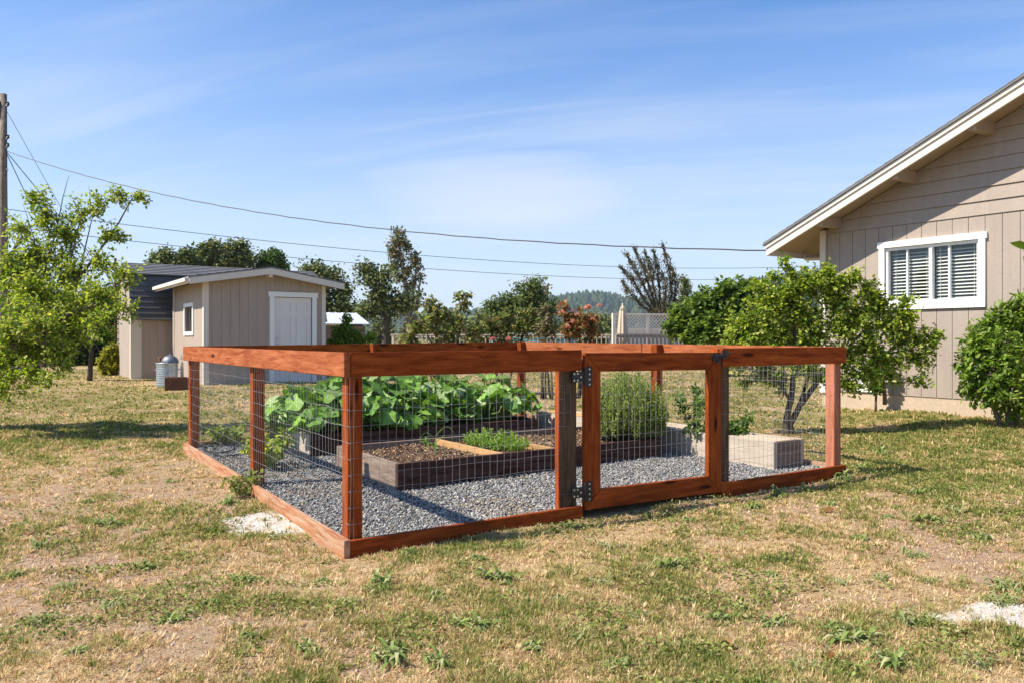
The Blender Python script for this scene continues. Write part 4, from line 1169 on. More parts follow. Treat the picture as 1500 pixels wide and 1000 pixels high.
while s < LL-.1:
    mb.box(LO, ld, ZZ, ln, (s, s+.135), (.5, zt-.60), (-.01, .012)); s += .142
mb.build('boards', M['lattice'], lat)
# closed umbrella
ub = at(912, 500, 27.2); ub.z = .54
um = thing('patio_umbrella', 'closed tan patio umbrella standing on the deck', 'umbrella', ub)
ht = at(912, 447, 27.2).z-.54
mb = MB(); mb.tube([ub, ub+ZZ*ht], .022, 8); mb.build('pole', M['trim'], um)
mb = MB(); mb.lathe(ub, [(.03, .55), (.17, .6), (.165, .8), (.15, 1.1), (.125, 1.4), (.10, ht-.22), (.085, ht-.17), (.10, ht-.16), (.05, ht-.06), (.02, ht-.02)], 48, .16, 8); mb.build('canopy', M['canvas'], um, smooth=True)
mb = MB(); mb.lathe(ub+ZZ*(ht-.02), [(.015, 0), (.03, .03), (.025, .06), (.0, .085)], 10); mb.build('finial', M['trim'], um)
# pool rim
pc = at(783, 489, 34); pc.z = .55
pool = thing('above_ground_pool', 'teal above ground pool with a pale rim behind the railing', 'pool', pc)
zt2 = at(783, 487.5, 32).z-pc.z
mb = MB(); mb.lathe(pc, [(1.9, 0), (1.9, zt2-.06), (1.86, zt2-.06), (1.86, zt2-.15), (0, zt2-.15)], 40); mb.build('wall', M['teal'], pool)
mb = MB(); mb.lathe(pc, [(1.84, zt2-.055), (1.98, zt2-.055), (1.98, zt2), (1.84, zt2), (1.84, zt2-.055)], 40, cap=False); mb.build('rim', M['galv'], pool)
# ================================================================ foliage helpers
def nrm(a): return a/np.maximum(np.linalg.norm(a, axis=-1, keepdims=True), 1e-9)

def leaf_soup(P, Dr, L, Wd, r, droop=.0, up=.9):
    """folded diamond leaves: base points P, directions Dr, lengths L, half widths Wd"""
    n = len(P); Dr = nrm(Dr)
    N = r.normal(size=(n, 3)); N[:, 2] += up*2.2; N = nrm(N-Dr*(N*Dr).sum(1, keepdims=True)); S = np.cross(Dr, N)
    L = L[:, None]; Wd = Wd[:, None]
    tip = P+Dr*L-N*L*droop
    a1 = P+Dr*L*.30+N*Wd*.3; a2 = P+Dr*L*.68+N*(Wd*.28-L*droop*.4)
    V = np.stack([P, a1+S*Wd*.85, a2+S*Wd*.75, tip, a2-S*Wd*.75, a1-S*Wd*.85], 1).reshape(-1, 3)
    T = (np.array([[0, 3, 2, 1], [0, 5, 4, 3]])[None]+np.arange(n)[:, None, None]*6).reshape(-1, 4)
    return V, T

def leaf_cols(n, pal, r, var=.18):
    pal = np.array(pal); c = pal[r.integers(0, len(pal), n)]*r.uniform(1-var, 1+var, (n, 1))
    return c

def curve(p, q, r, bend=.15, n=5, lift=0):
    p = Vector(p); q = Vector(q); L = (q-p).length
    off = Vector((r.uniform(-1, 1), r.uniform(-1, 1), r.uniform(-.6, .6)+lift))*L*bend
    return [p.lerp(q, i/(n-1))+off*(4*(i/(n-1))*(1-i/(n-1))) for i in range(n)]

def tree(name, label, cat, base, trunk, blobs, leaf, pal, bark, lmat='leaf', group=None, seed=1, per_twig=22, twig_r=.006, shell=.55,
         limb_r=.45, trunk_sides=8, part='foliage', leafw=.42, droop=.15, limb_from=.35, bare=0.0, gather=.12, twig_bark=None, splay=1.0, up=1.0):
    """trunk: list of stems, each a list of (point, radius); blobs: (centre, radii, twigs).
    Limbs run from the nearest stem to each blob, twigs from the limb to points in the blob, leaves along the twigs."""
    r = random.Random(seed); g = np.random.default_rng(seed)
    root = thing(name, label, cat, base, group)
    mb = MB(); stems = []
    for st in trunk:
        pts = [Vector(p) for p, _ in st]; rad = [x for _, x in st]
        # round the stem off with extra points
        P2, R2 = [], []
        for i in range(len(pts)-1):
            for k in range(3):
                f = k/3; w = Vector((r.uniform(-1, 1), r.uniform(-1, 1), 0))*rad[i]*.35*(1 if k else 0)
                P2.append(pts[i].lerp(pts[i+1], f)+w); R2.append((rad[i]*(1-f)+rad[i+1]*f)*r.uniform(.93, 1.07))
        P2.append(pts[-1]); R2.append(rad[-1])
        mb.tube(P2, R2, trunk_sides); stems.append((P2, R2))
    tw = MB(); PP_, DD_ = [], []
    for c, rr, nt in blobs:
        c = Vector(c); rr = Vector(rr) if hasattr(rr, '__len__') else Vector((rr, rr, rr))
        best = None
        for P2, R2 in stems:
            k0 = int(len(P2)*limb_from)
            for i in range(k0, len(P2)):
                d = (P2[i]-c).length+max(0, P2[i].z-c.z)*.8
                if best is None or d < best[0]: best = (d, P2[i], R2[i])
        _, p0, r0 = best
        lim = curve(p0, c, r, .12, 6, .1); lr = max(twig_r*1.6, min(r0*limb_r, .02*rr.length+twig_r))
        mb.tube(lim, [lr*(1-.88*i/5) for i in range(6)], max(5, trunk_sides-2))
        for _ in range(nt):
            v = Vector((r.gauss(0, 1), r.gauss(0, 1), r.gauss(0, 1))).normalized()*(shell+(1-shell)*r.random())**.6
            q = c+Vector((v.x*rr.x, v.y*rr.y, v.z*rr.z))
            f = r.uniform(.35, 1); k = min(4, int(f*5)); s = lim[k].lerp(lim[k+1], f*5-k if k < 5 else 0)
            t = curve(s, q, r, .14, 5, .12)
            tw.tube(t, [twig_r*1.3, twig_r*1.1, twig_r*.9, twig_r*.65, twig_r*.4], 3, False)
            if r.random() < bare: continue
            m = max(1, int(per_twig*r.uniform(.6, 1.4)))
            for _ in range(m):
                f = r.uniform(.30, 1.06)*4; k = min(3, int(f)); p = t[k].lerp(t[k+1], f-k)
                PP_.append((t[4]-t[1]).normalized()); DD_.append(p)
    mb.build('trunk', M[bark], root, smooth=True)
    if tw.v: tw.build('twigs', M[twig_bark or bark], root)
    P = np.array([p[:] for p in DD_]); A = np.array([p[:] for p in PP_]); n = len(P)
    P = P+g.normal(size=(n, 3))*leaf*gather*3
    D = A*.55+g.normal(size=(n, 3))*.75*splay; D[:, 2] += .1
    L = leaf*g.uniform(.6, 1.25, n)
    V, T = leaf_soup(P, D, L, L*leafw*g.uniform(.8, 1.15, n), g, droop, up)
    C = leaf_cols(n, pal, g)
    build_np(part, V, T, np.repeat(C, 6, 0), M[lmat], root)
    return root

def px_blobs(lst, Y, rz=1.0, depth=.7):
    """(px, py, radius in px, twigs[, dY]) measured on the photo -> blobs at depth Y"""
    out_ = []
    for b in lst:
        y = Y+(b[4] if len(b) > 4 else 0); R = b[2]*y/F
        out_.append((at(b[0], b[1], y), (R, R*depth, R*rz), b[3]))
    return out_

def spread(bl, k, n):
    return [(c, tuple(x*k for x in r), max(1, int(t*n))) for c, r, t in bl]

SPRING = [(.20, .29, .035), (.28, .37, .05), (.37, .44, .07), (.12, .20, .028), (.44, .47, .10)]
DEEP = [(.04, .085, .018), (.07, .13, .025), (.10, .17, .035), (.03, .06, .015)]
OAK = [(0.091, 0.122, 0.043), (0.146, 0.183, 0.061), (0.207, 0.244, 0.085), (0.061, 0.085, 0.032), (0.268, 0.287, 0.110)]
GREY = [(0.149, 0.155, 0.092), (0.207, 0.201, 0.115), (0.103, 0.109, 0.063), (0.287, 0.230, 0.127), (0.322, 0.218, 0.115)]

# ================================================================ leaning plum tree at the left
Yt = 9.6
tb = at(-150, 600, Yt); tb.z = gnd(tb.x, tb.y)-.05
T_ = lambda x, y, dy=0: at(x, y, Yt+dy)
PLUM = [(20, 400, 42, 26), (60, 380, 40, 26), (100, 400, 40, 26), (25, 460, 50, 34, -.3), (75, 440, 48, 34), (120, 440, 42, 28, -.3), (-30, 430, 60, 30),
               (-60, 500, 60, 26), (10, 510, 45, 26, -.5), (60, 500, 40, 24, -.6), (105, 475, 40, 22), (150, 435, 30, 15, -.4), (180, 400, 22, 9, -.3), (150, 385, 24, 10),
               (95, 345, 30, 17), (70, 320, 28, 13), (120, 315, 24, 10), (55, 295, 20, 7), (150, 300, 22, 7), (175, 288, 16, 6), (205, 290, 12, 4), (165, 345, 20, 9),
               (30, 335, 26, 9), (140, 480, 24, 8, -.7), (-110, 460, 60, 20), (-90, 400, 60, 20), (40, 545, 24, 8, -.9), (185, 455, 18, 6, -.5), (15, 480, 40, 26, -.8), (55, 470, 40, 24, -.9), (90, 510, 24, 12, -.9), (70, 555, 12, 4, -1.), (100, 535, 12, 4, -.9), (40, 420, 40, 20, -.6), (-20, 545, 50, 18, -.7), (20, 530, 40, 20, -.4), (65, 520, 34, 16, -.3), (105, 500, 26, 12, -.3), (10, 560, 30, 9, -.8)]
tree('plum_tree', 'spreading light green fruit tree leaning in from the left edge', 'tree', (tb.x, tb.y, tb.z+.05),
     [[(tb, .13), (T_(-95, 560), .12), (T_(-30, 540), .10), (T_(25, 505), .075), (T_(65, 467), .05), (T_(100, 430), .03), (T_(120, 385), .018)],
      [(T_(-95, 560), .09), (T_(-60, 500, .3), .07), (T_(-20, 440, .4), .05), (T_(10, 390, .4), .03), (T_(30, 350, .4), .016)],
      [(T_(25, 505), .05), (T_(80, 470, -.3), .035), (T_(130, 450, -.4), .02), (T_(185, 440, -.4), .010)],
      [(T_(100, 430), .025), (T_(140, 375), .016), (T_(175, 325), .010), (T_(200, 280), .004)],
      [(T_(60, 420), .014), (T_(82, 340), .008), (T_(92, 290), .005), (T_(101, 258), .002)], [(T_(100, 400), .012), (T_(118, 320), .006), (T_(113, 288), .002)], [(T_(60, 420), .010), (T_(50, 350), .006), (T_(34, 300), .002)], [(T_(120, 385), .010), (T_(135, 320), .005), (T_(130, 272), .002)],
      [(T_(-30, 540), .06), (T_(20, 540, -.7), .035), (T_(60, 535, -.9), .02)]],
     spread(px_blobs(PLUM, Yt), 1.25, 2.5),
     .046, SPRING, 'bark_grey', seed=3, per_twig=18, twig_r=.0036, bare=.12, shell=.05, gather=.22, part='foliage', leafw=.36, limb_from=.2, droop=.2)
# hanging shoots below the crown
# ================================================================ trees and bushes far left
def far_tree(label, name, px, pyb, Y, blobs, pal, leaf, seed, bark='bark_dark', group=None, trunk_w=.16, per=14, cat='tree', rz=.9, gather=.2, **kw):
    b = at(px, pyb, Y); b.z = float(gz(b.x, b.y))-.1
    mid = at(px+3, (pyb+blobs[0][1])/2, Y); top = at(blobs[0][0], blobs[0][1], Y)
    return tree(name, label, cat, (b.x, b.y, b.z+.1), [[(b, trunk_w), (mid, trunk_w*.75), (top, trunk_w*.35)]], px_blobs(blobs, Y, rz),
                leaf*.62, pal, bark, 'leaf_far', group, seed, int(per*2.3), .010*Y/30, .45, part='crown', leafw=.5, limb_from=.3, gather=gather*1.8, **kw)
far_tree('young tree with a bare dark trunk standing on the lawn left of the old shed', 'young_tree', 131, 558, 19.5,
         [(128, 470, 34, 26), (100, 480, 30, 22), (150, 465, 26, 18), (165, 440, 20, 12), (115, 445, 28, 18), (85, 500, 20, 10), (160, 490, 16, 8)], [(.07, .15, .02), (.11, .21, .03), (.05, .10, .02)], .10, 31, trunk_w=.075, per=18)
DK = [(.03, .055, .016), (.05, .085, .022), (.08, .12, .03), (.02, .036, .012)]
far_tree('dark dense evergreen at the far left behind the fruit tree', 'evergreen_tree', 40, 545, 33,
         [(40, 450, 55, 60), (0, 470, 50, 46), (75, 480, 45, 40), (30, 400, 36, 30), (20, 520, 45, 40), (70, 525, 30, 40), (-40, 430, 60, 40), (30, 540, 40, 50), (90, 540, 24, 30), (-20, 535, 40, 40)], DK, .24, 32, trunk_w=.25, per=18)
far_tree('dark bushy evergreen between the fruit tree and the old shed', 'evergreen_tree', 138, 545, 31,
         [(140, 480, 42, 50), (165, 465, 30, 30), (115, 500, 36, 36), (150, 430, 24, 20), (120, 530, 30, 40), (165, 505, 24, 30), (105, 538, 22, 30), (140, 535, 24, 34)], DK, .22, 33, trunk_w=.2, per=18)
def bush(label, name, px, pyb, Y, blobs, pal, leaf, seed, per=16, cat='bush', **kw):
    b = at(px, pyb, Y); b.z = float(gz(b.x, b.y))-.05
    st = []
    rr = random.Random(seed)
    for k in range(5):
        tx = blobs[k % len(blobs)]; top = at(tx[0], tx[1], Y); s = b+Vector((rr.uniform(-.12, .12), rr.uniform(-.1, .1), 0))
        st.append([(s, .022*Y/12), (s.lerp(top, .5)+Vector((rr.uniform(-.06, .06), 0, 0)), .015*Y/12), (top, .007*Y/12)])
    kw.setdefault('lmat', 'leaf')
    return tree(name, label, cat, (b.x, b.y, b.z+.05), st, px_blobs(blobs, Y), leaf, pal, kw.pop('bark', 'bark_grey'), seed=seed, per_twig=per, twig_r=.004*Y/12, shell=.3, part='foliage', trunk_sides=6, **kw)
bush('yellow green rounded bush left of the old shed', 'bush', 162, 551, 22.5,
     [(160, 522, 16, 60), (170, 513, 14, 50), (163, 540, 16, 50), (176, 530, 14, 40), (152, 535, 12, 30)], [(.28, .29, .035), (.38, .36, .05), (.20, .21, .03)], .09, 34, 26)

# oaks above the sheds
OAKL = 'dark oak crown above the shed roofs'
for i, (px, py, R, lab) in enumerate([(238, 386, 17, 'leftmost small oak crown showing above the old shed roof'), (273, 384, 15, 'low dark oak crown second from the left above the shed roofs'),
                                 (308, 374, 22, 'dark oak crown above the middle of the old shed roof'), (345, 373, 22, 'wide oak crown above the left half of the front shed gable'),
                                 (397, 385, 19, 'brighter green rounded crown directly above the peak of the front shed')]):
    pal = OAK if i < 4 else [(.07, .13, .025), (.11, .18, .035), (.05, .09, .02)]
    far_tree(lab, 'oak_tree', px, 520, 58+i*1.5, [(px, py, R, 40), (px-R*.8, py+R*.5, R*.6, 18), (px+R*.8, py+R*.45, R*.65, 20), (px, py+R*1.6, R*1.2, 26), (px+R*.3, py-R*.55, R*.5, 14), (px-R*.4, py-R*.3, R*.5, 12)],
             pal, .36, 40+i, group='oaks behind the sheds', trunk_w=.3, per=15)
far_tree('oak tree right behind the front shed eave', 'oak_tree', 482, 515, 48, [(478, 415, 30, 40), (450, 402, 20, 24), (505, 430, 20, 22), (495, 455, 24, 26), (470, 455, 26, 24), (462, 395, 12, 10), (512, 455, 14, 12)], OAK, .30, 46, trunk_w=.28, per=15)
far_tree('loose dark oak at the left of the tall thin tree', 'oak_tree', 565, 515, 46, [(545, 410, 26, 30), (535, 395, 16, 16), (562, 425, 24, 26), (580, 445, 24, 26), (545, 450, 24, 22), (600, 440, 18, 18), (530, 460, 16, 12), (570, 400, 14, 12)], OAK, .27, 47, trunk_w=.28, per=13)
# tall thin eucalyptus
Ye = 50; e_ = lambda x, y: at(x, y, Ye)
eb = e_(602, 520); eb.z = .1
tree('eucalyptus_tree', 'tall thin sparse tree rising above all the others, left of centre', 'tree', (eb.x, eb.y, .2),
     [[(eb, .28), (e_(600, 470), .2), (e_(594, 420), .15), (e_(588, 380), .10), (e_(582, 345), .04)], [(e_(600, 470), .15), (e_(606, 425), .11), (e_(610, 395), .07), (e_(612, 375), .03)], [(e_(604, 480), .12), (e_(612, 440), .08), (e_(616, 410), .04)]],
     px_blobs([(583, 342, 9, 15), (578, 355, 11, 20), (592, 358, 10, 18), (574, 370, 9, 14), (598, 362, 7, 10), (585, 380, 13, 24), (606, 378, 11, 20), (577, 392, 9, 12), (595, 398, 12, 20), (612, 390, 8, 12), (585, 408, 12, 16), (604, 415, 11, 18), (594, 432, 13, 18), (616, 408, 6, 8), (590, 455, 12, 16), (608, 445, 9, 12), (614, 432, 5, 6), (602, 470, 12, 16), (592, 490, 16, 22)], Ye),
     .22, GREY+OAK[:3], 'bark_pale', 'leaf_far', None, 51, 11, .02, .3, part='crown', leafw=.3, limb_from=.2, gather=.2)
far_tree('rounded oak in the middle distance behind the rose bushes', 'oak_tree', 765, 520, 52, [(775, 435, 32, 50), (745, 450, 26, 30), (800, 450, 24, 30), (725, 452, 16, 16), (720, 447, 10, 10), (785, 422, 18, 20), (765, 480, 36, 40), (800, 480, 28, 26), (735, 480, 24, 22)], OAK[:3]+[(.09, .14, .035)], .28, 48, trunk_w=.3, per=16)
# wind-bent tree: a fan of stems with feathery foliage
Yw = 46; w_ = lambda x, y, d=0: at(x, y, Yw+d)
wb = w_(968, 515); wb.z = .1
stems = []; wbl = []
PLUMES = [[(966, 468), (944, 440), (925, 408), (908, 391)], [(966, 466), (948, 430), (933, 400), (917, 372)], [(966, 464), (953, 426), (942, 392), (929, 364)], [(967, 464), (958, 425), (952, 392), (944, 368)],
          [(968, 464), (966, 425), (963, 392), (957, 366)], [(972, 466), (984, 432), (981, 394), (970, 358)], [(970, 466), (974, 440), (976, 420), (970, 400)], [(966, 467), (940, 448), (918, 425), (912, 412)], [(972, 468), (988, 445), (990, 415), (985, 395)]]
for k, pl in enumerate(PLUMES):
    d = (k % 3-1)*.35
    stems.append([(w_(x, y, d*i/3), (.07, .045, .028, .010)[i]) for i, (x, y) in enumerate(pl)])
    for i in range(3):
        for f in (.0, .33, .66):
            if i == 0 and f < .5: continue
            x = pl[i][0]*(1-f)+pl[i+1][0]*f; y = pl[i][1]*(1-f)+pl[i+1][1]*f
            wbl.append((x, y, 5.0-.5*i, 6, d*(i+f)/3))
    wbl.append((pl[3][0], pl[3][1], 3.5, 6, d))
stems.insert(0, [(wb, .22), (w_(967, 490), .18), (w_(966, 468), .14)])
def plume_tree():
    g = np.random.default_rng(53); root = thing('cypress_tree', 'wind-bent dark tree fanning out to the left above the lattice screen', 'tree', (wb.x, wb.y, .2))
    mb = MB(); P = []; D = []
    for st in stems:
        mb.tube([p for p, _ in st], [q for _, q in st], 6)
    for st in stems[1:]:
        pts = [p for p, _ in st]
        for i in range(len(pts)-1):
            dv = pts[i+1]-pts[i]; m = int(dv.length*420*(.55 if i == 0 else 1))
            for _ in range(m):
                f = g.random(); R = .19*(.65+.6*math.sin(7*f+i*3))*(1-.35*(i+f)/3)
                P.append((pts[i]+dv*f)[:]); P[-1] = np.array(P[-1])+g.normal(size=3)*R*np.array([1, 1, .8]); D.append(np.array(dv.normalized()[:])+g.normal(size=3)*.55)
    mb.build('trunk', M['bark_dark'], root, smooth=True)
    P = np.array(P); D = np.array(D); n = len(P); L = g.uniform(.07, .17, n); V, T = leaf_soup(P, D, L, L*.22, g)
    C = leaf_cols(n, [(.10, .09, .05), (.15, .13, .07), (.07, .066, .038), (.20, .165, .09)], g); build_np('crown', V, T, np.repeat(C, 6, 0), M['leaf_far'], root)
plume_tree()
far_tree('small pointed conifer just right of the wind-bent tree', 'conifer_tree', 1003, 515, 60, [(1003, 425, 9, 16), (1003, 412, 6, 9), (1002, 440, 13, 24), (1004, 460, 16, 24)], OAK, .24, 54, trunk_w=.2)

# band of middle-distance trees on the flat below the hill
r_ = random.Random(77)
for i, px in enumerate([515, 560, 640, 672, 712, 838, 866, 888, 1025, 1075, 1120, 1165, 330, 430]):
    Y = r_.uniform(95, 140); hpx = r_.uniform(20, 32)+(8 if px > 1000 else 0)
    lab = 'hazy green tree on the flat below the wooded hill'
    far_tree(lab, 'far_tree', px, 509, Y, [(px, 496-hpx*.6, hpx*.55, 26), (px-hpx*.5, 496-hpx*.3, hpx*.45, 16), (px+hpx*.5, 496-hpx*.3, hpx*.45, 16), (px, 500, hpx*.6, 16), (px+r_.uniform(-8, 8), 496-hpx*.9, hpx*.3, 9)],
             OAK, .75, 60+i, group='trees on the flat below the hill', trunk_w=.35, per=10)

# ================================================================ bushes in the middle ground
GR = [(.07, .15, .022), (.11, .20, .03), (.16, .26, .045), (.045, .10, .018), (.21, .29, .07)]
bush('bright green sapling bush in front of the outbuilding with the metal roof', 'bush', 507, 540, 20,
     [(505, 478, 13, 18), (497, 490, 15, 20), (517, 492, 15, 20), (507, 503, 20, 26), (530, 498, 12, 12), (487, 500, 12, 12), (511, 466, 7, 7), (545, 497, 10, 8)], [(.15, .25, .03), (.22, .33, .05), (.10, .18, .025)], .085, 35, 15, limb_from=.3)
# leggy rose bushes
def rose(label, px, pyb, Y, blobs, pal, blooms, seed, per=13, leaf=.07, bcol=(.62, .30, .25)):
    root = bush(label, 'rose_bush', px, pyb, Y, blobs, pal, leaf, seed, per, 'rose bush', bark='bark_dark', limb_from=.25, bare=.12, leafw=.42)
    for bx, by, R in blooms:
        c = at(bx, by, Y-.25); g = np.random.default_rng(int(bx)); n = 46
        v = nrm(g.normal(size=(n, 3))); v[:, 2] = np.abs(v[:, 2])*.8; rad = R*.62*Y/F
        P = np.array(c[:])+v*rad*g.uniform(.15, .55, (n, 1)); V, T = leaf_soup(P, v+g.normal(size=(n, 3))*.4, np.full(n, rad*1.0), np.full(n, rad*.5), g, -.2)
        C = np.array(bcol)*g.uniform(.8, 1.25, (n, 1)); build_np('bloom', V, T, np.repeat(C, 6, 0), M['petal'], root)
    return root
RG = [(.14, .20, .04), (.20, .26, .055), (.27, .30, .08), (.09, .13, .03), (.33, .30, .12), (.24, .17, .08)]
rose('tall leggy green rose bush with a spiky shoot, left of the far fence corner', 650, 583, 14.6,
     [(640, 460, 26, 30), (620, 475, 24, 26), (665, 470, 24, 26), (605, 490, 20, 18), (680, 450, 14, 12), (650, 490, 28, 26), (690, 490, 20, 16), (640, 520, 24, 12), (672, 436, 10, 7), (684, 430, 7, 5), (630, 445, 12, 9), (595, 500, 14, 10)], RG, [], 71)
rose('broad green rose bush with two pink blooms behind the far fence rail', 735, 583, 14.9,
     [(720, 480, 22, 26), (745, 472, 24, 28), (770, 470, 22, 22), (700, 492, 20, 20), (735, 495, 26, 26), (765, 495, 24, 22), (790, 480, 18, 16), (745, 520, 22, 10), (780, 455, 10, 8)], RG, [(722, 498, 7), (745, 498, 7)], 72)
rose('reddish rose bush with coral blooms in front of the pale railing', 848, 586, 14.3,
     [(830, 465, 14, 18), (850, 470, 18, 24), (866, 470, 14, 18), (840, 488, 18, 22), (868, 490, 14, 16), (828, 482, 10, 10), (850, 510, 16, 8), (824, 448, 8, 6)],
     [(.30, .15, .055), (.38, .19, .07), (.24, .20, .07), (.42, .15, .06), (.20, .12, .05), (.28, .28, .10)], [(861, 452, 8), (823, 459, 7), (845, 462, 5), (832, 480, 6), (868, 468, 5), (838, 472, 5), (878, 448, 5)], 73, 11, bcol=(.68, .36, .25))
rose('thin brown half-dry rose bush between the two larger ones', 800, 583, 14.0,
     [(800, 470, 14, 12), (793, 485, 14, 12), (808, 490, 14, 12), (800, 450, 8, 6), (800, 510, 12, 5), (803, 428, 5, 3)], [(.2, .17, .08), (.14, .14, .05), (.25, .2, .12)], [], 74, 9)
# vine mass over the fence
bush('dense dark green vine mound covering the fence right of the lattice screen', 'vine_mound', 1055, 535, 22,
     [(1000, 470, 26, 60, .3), (1030, 450, 32, 80), (1065, 438, 30, 80), (1095, 430, 28, 60), (1040, 480, 34, 70, -.4), (1080, 475, 36, 80, -.4), (1110, 460, 32, 60, -.3), (1130, 450, 30, 50), (985, 480, 14, 24), (1010, 492, 16, 20, -.4), (1015, 452, 22, 40), (1130, 490, 30, 40, -.4)],
     [(.085, .15, .022), (.13, .21, .032), (.19, .28, .05), (.05, .09, .016), (.25, .33, .07)], .15, 75, 17, 'vine', lmat='leaf', leafw=.34)

# ================================================================ tree by the house wall (two dark stems) and shrubs
Yl = 9.1; l_ = lambda x, y, d=0: at(x, y, Yl+d)
lb_ = gpt(1152, 637); Yl = lb_.y; lb_.z = gnd(lb_.x, lb_.y)-.05
tree('fruit_tree', 'bright green bushy fruit tree with dark forked stems beside the house', 'tree', (lb_.x, lb_.y, lb_.z+.05),
     [[(lb_, .055), (l_(1153, 610), .042), (l_(1160, 575), .036), (l_(1164, 545), .032), (l_(1165, 500), .025), (l_(1160, 450), .016)],
      [(lb_+Vector((.02, .05, 0)), .05), (l_(1163, 610), .040), (l_(1178, 585), .036), (l_(1200, 555), .030), (l_(1225, 525), .024), (l_(1260, 490), .015), (l_(1300, 470), .010)],
      [(l_(1170, 600), .025), (l_(1178, 570, .3), .022), (l_(1186, 545, .4), .018), (l_(1200, 500, .4), .012), (l_(1205, 440, .3), .008)],
      [(l_(1157, 585), .02), (l_(1140, 560, -.2), .015), (l_(1110, 545, -.3), .010), (l_(1080, 530, -.3), .006)]],
     px_blobs([(1090, 480, 34, 46), (1120, 455, 34, 46), (1155, 430, 34, 46), (1190, 415, 32, 42), (1215, 405, 26, 30), (1180, 460, 40, 60), (1135, 495, 36, 52), (1100, 515, 32, 40), (1075, 505, 24, 26),
               (1245, 415, 24, 26), (1272, 428, 22, 22), (1225, 440, 36, 46), (1255, 455, 32, 38), (1230, 480, 36, 46), (1190, 500, 36, 46), (1285, 450, 26, 22), (1300, 480, 30, 32), (1330, 470, 24, 22), (1330, 500, 26, 26), (1360, 505, 20, 18), (1350, 530, 22, 18), (1275, 505, 32, 34), (1310, 530, 26, 24),
               (1240, 525, 32, 28), (1160, 530, 28, 20), (1120, 540, 24, 18), (1080, 535, 18, 10), (1275, 545, 22, 14), (1108, 420, 14, 9), (1130, 405, 8, 5), (1150, 385, 8, 6), (1160, 400, 10, 7), (1330, 440, 14, 8), (1375, 490, 10, 6), (1350, 560, 14, 7), (1195, 545, 26, 22), (1140, 552, 22, 14), (1250, 560, 20, 14), (1225, 560, 16, 8), (1090, 560, 12, 5)], Yl, depth=.75),
     .046, [(.22, .32, .034), (.30, .41, .05), (.40, .48, .08), (.15, .23, .028), (.49, .52, .13), (.10, .16, .022)], 'bark_dark', seed=81, per_twig=25, twig_r=.0032, shell=.1, part='foliage', leafw=.40, gather=.2, limb_from=.35, trunk_sides=8, droop=.2)
vb = at(1283, 590, 11.05); vb.z = gnd(vb.x, vb.y)-.03
tree('wall_shrub', 'small leafy shrub with a pale stem growing against the house foundation', 'shrub', (vb.x, vb.y, vb.z+.03),
     [[(at(1296, 592, 11.0), .03), (at(1294, 560, 10.95), .025), (at(1288, 520, 10.9), .015)], [(vb, .02), (at(1284, 560, 11), .014), (at(1278, 530, 10.95), .008)]],
     px_blobs([(1283, 570, 10, 14), (1285, 550, 14, 16), (1270, 545, 12, 10), (1300, 545, 12, 10), (1285, 525, 16, 14)], 10.95, depth=.4), .06, GR, 'bark_grey', seed=82, per_twig=14, twig_r=.003, part='foliage')
Ys = 9.15; s_ = lambda x, y, d=0: at(x, y, Ys+d)
sb_ = s_(1478, 612); sb_.z = gnd(sb_.x, sb_.y)-.04
tree('laurel_shrub', 'dense glossy green shrub at the right edge under the window', 'shrub', (sb_.x, sb_.y, sb_.z+.04),
     [[(sb_, .04), (s_(1475, 570), .03), (s_(1465, 520), .02), (s_(1460, 470), .012)], [(sb_+Vector((.08, .04, 0)), .04), (s_(1500, 560), .03), (s_(1510, 500), .02)], [(sb_+Vector((-.05, .05, 0)), .03), (s_(1450, 580), .025), (s_(1430, 545), .014)]],
     px_blobs([(1490, 465, 34, 60), (1465, 480, 34, 60), (1440, 500, 32, 52), (1425, 520, 24, 34), (1510, 500, 40, 60), (1470, 525, 38, 60, -.2), (1440, 550, 32, 46, -.1), (1425, 570, 20, 22), (1480, 565, 36, 50, -.25), (1455, 580, 26, 28, -.1), (1540, 480, 40, 50), (1540, 540, 45, 50), (1500, 600, 22, 16, -.1), (1475, 605, 18, 10), (1510, 445, 22, 26), (1412, 545, 12, 12)], Ys, depth=.9),
     .072, [(.12, .21, .026), (.18, .29, .035), (.26, .38, .06), (.08, .14, .02), (.34, .43, .11)], 'bark_grey', seed=83, per_twig=15, twig_r=.004, shell=.35, part='foliage', leafw=.27, limb_from=.3, gather=.09)
# branch of a sapling that stands just outside the frame on the right
tb = Vector((2.25, 2.75, gnd(2.25, 2.75)-.03))
tree('sapling', 'single leafy twig reaching in from beyond the right edge', 'sapling', (tb.x, tb.y, tb.z+.03),
     [[(tb, .02), (tb+Vector((0, -.02, .7)), .016), (tb+Vector((-.05, -.05, 1.3)), .012), (tb+Vector((-.2, -.08, 1.62)), .007)]],
     [(at(1513, 356, 2.62), (.02, .02, .02), 2), (tb+Vector((.1, 0, 1.55)), (.2, .15, .15), 10)], .06, [(.16, .22, .035), (.22, .22, .04), (.12, .2, .03)], 'bark_grey', seed=84, per_twig=5, twig_r=.003, part='foliage')

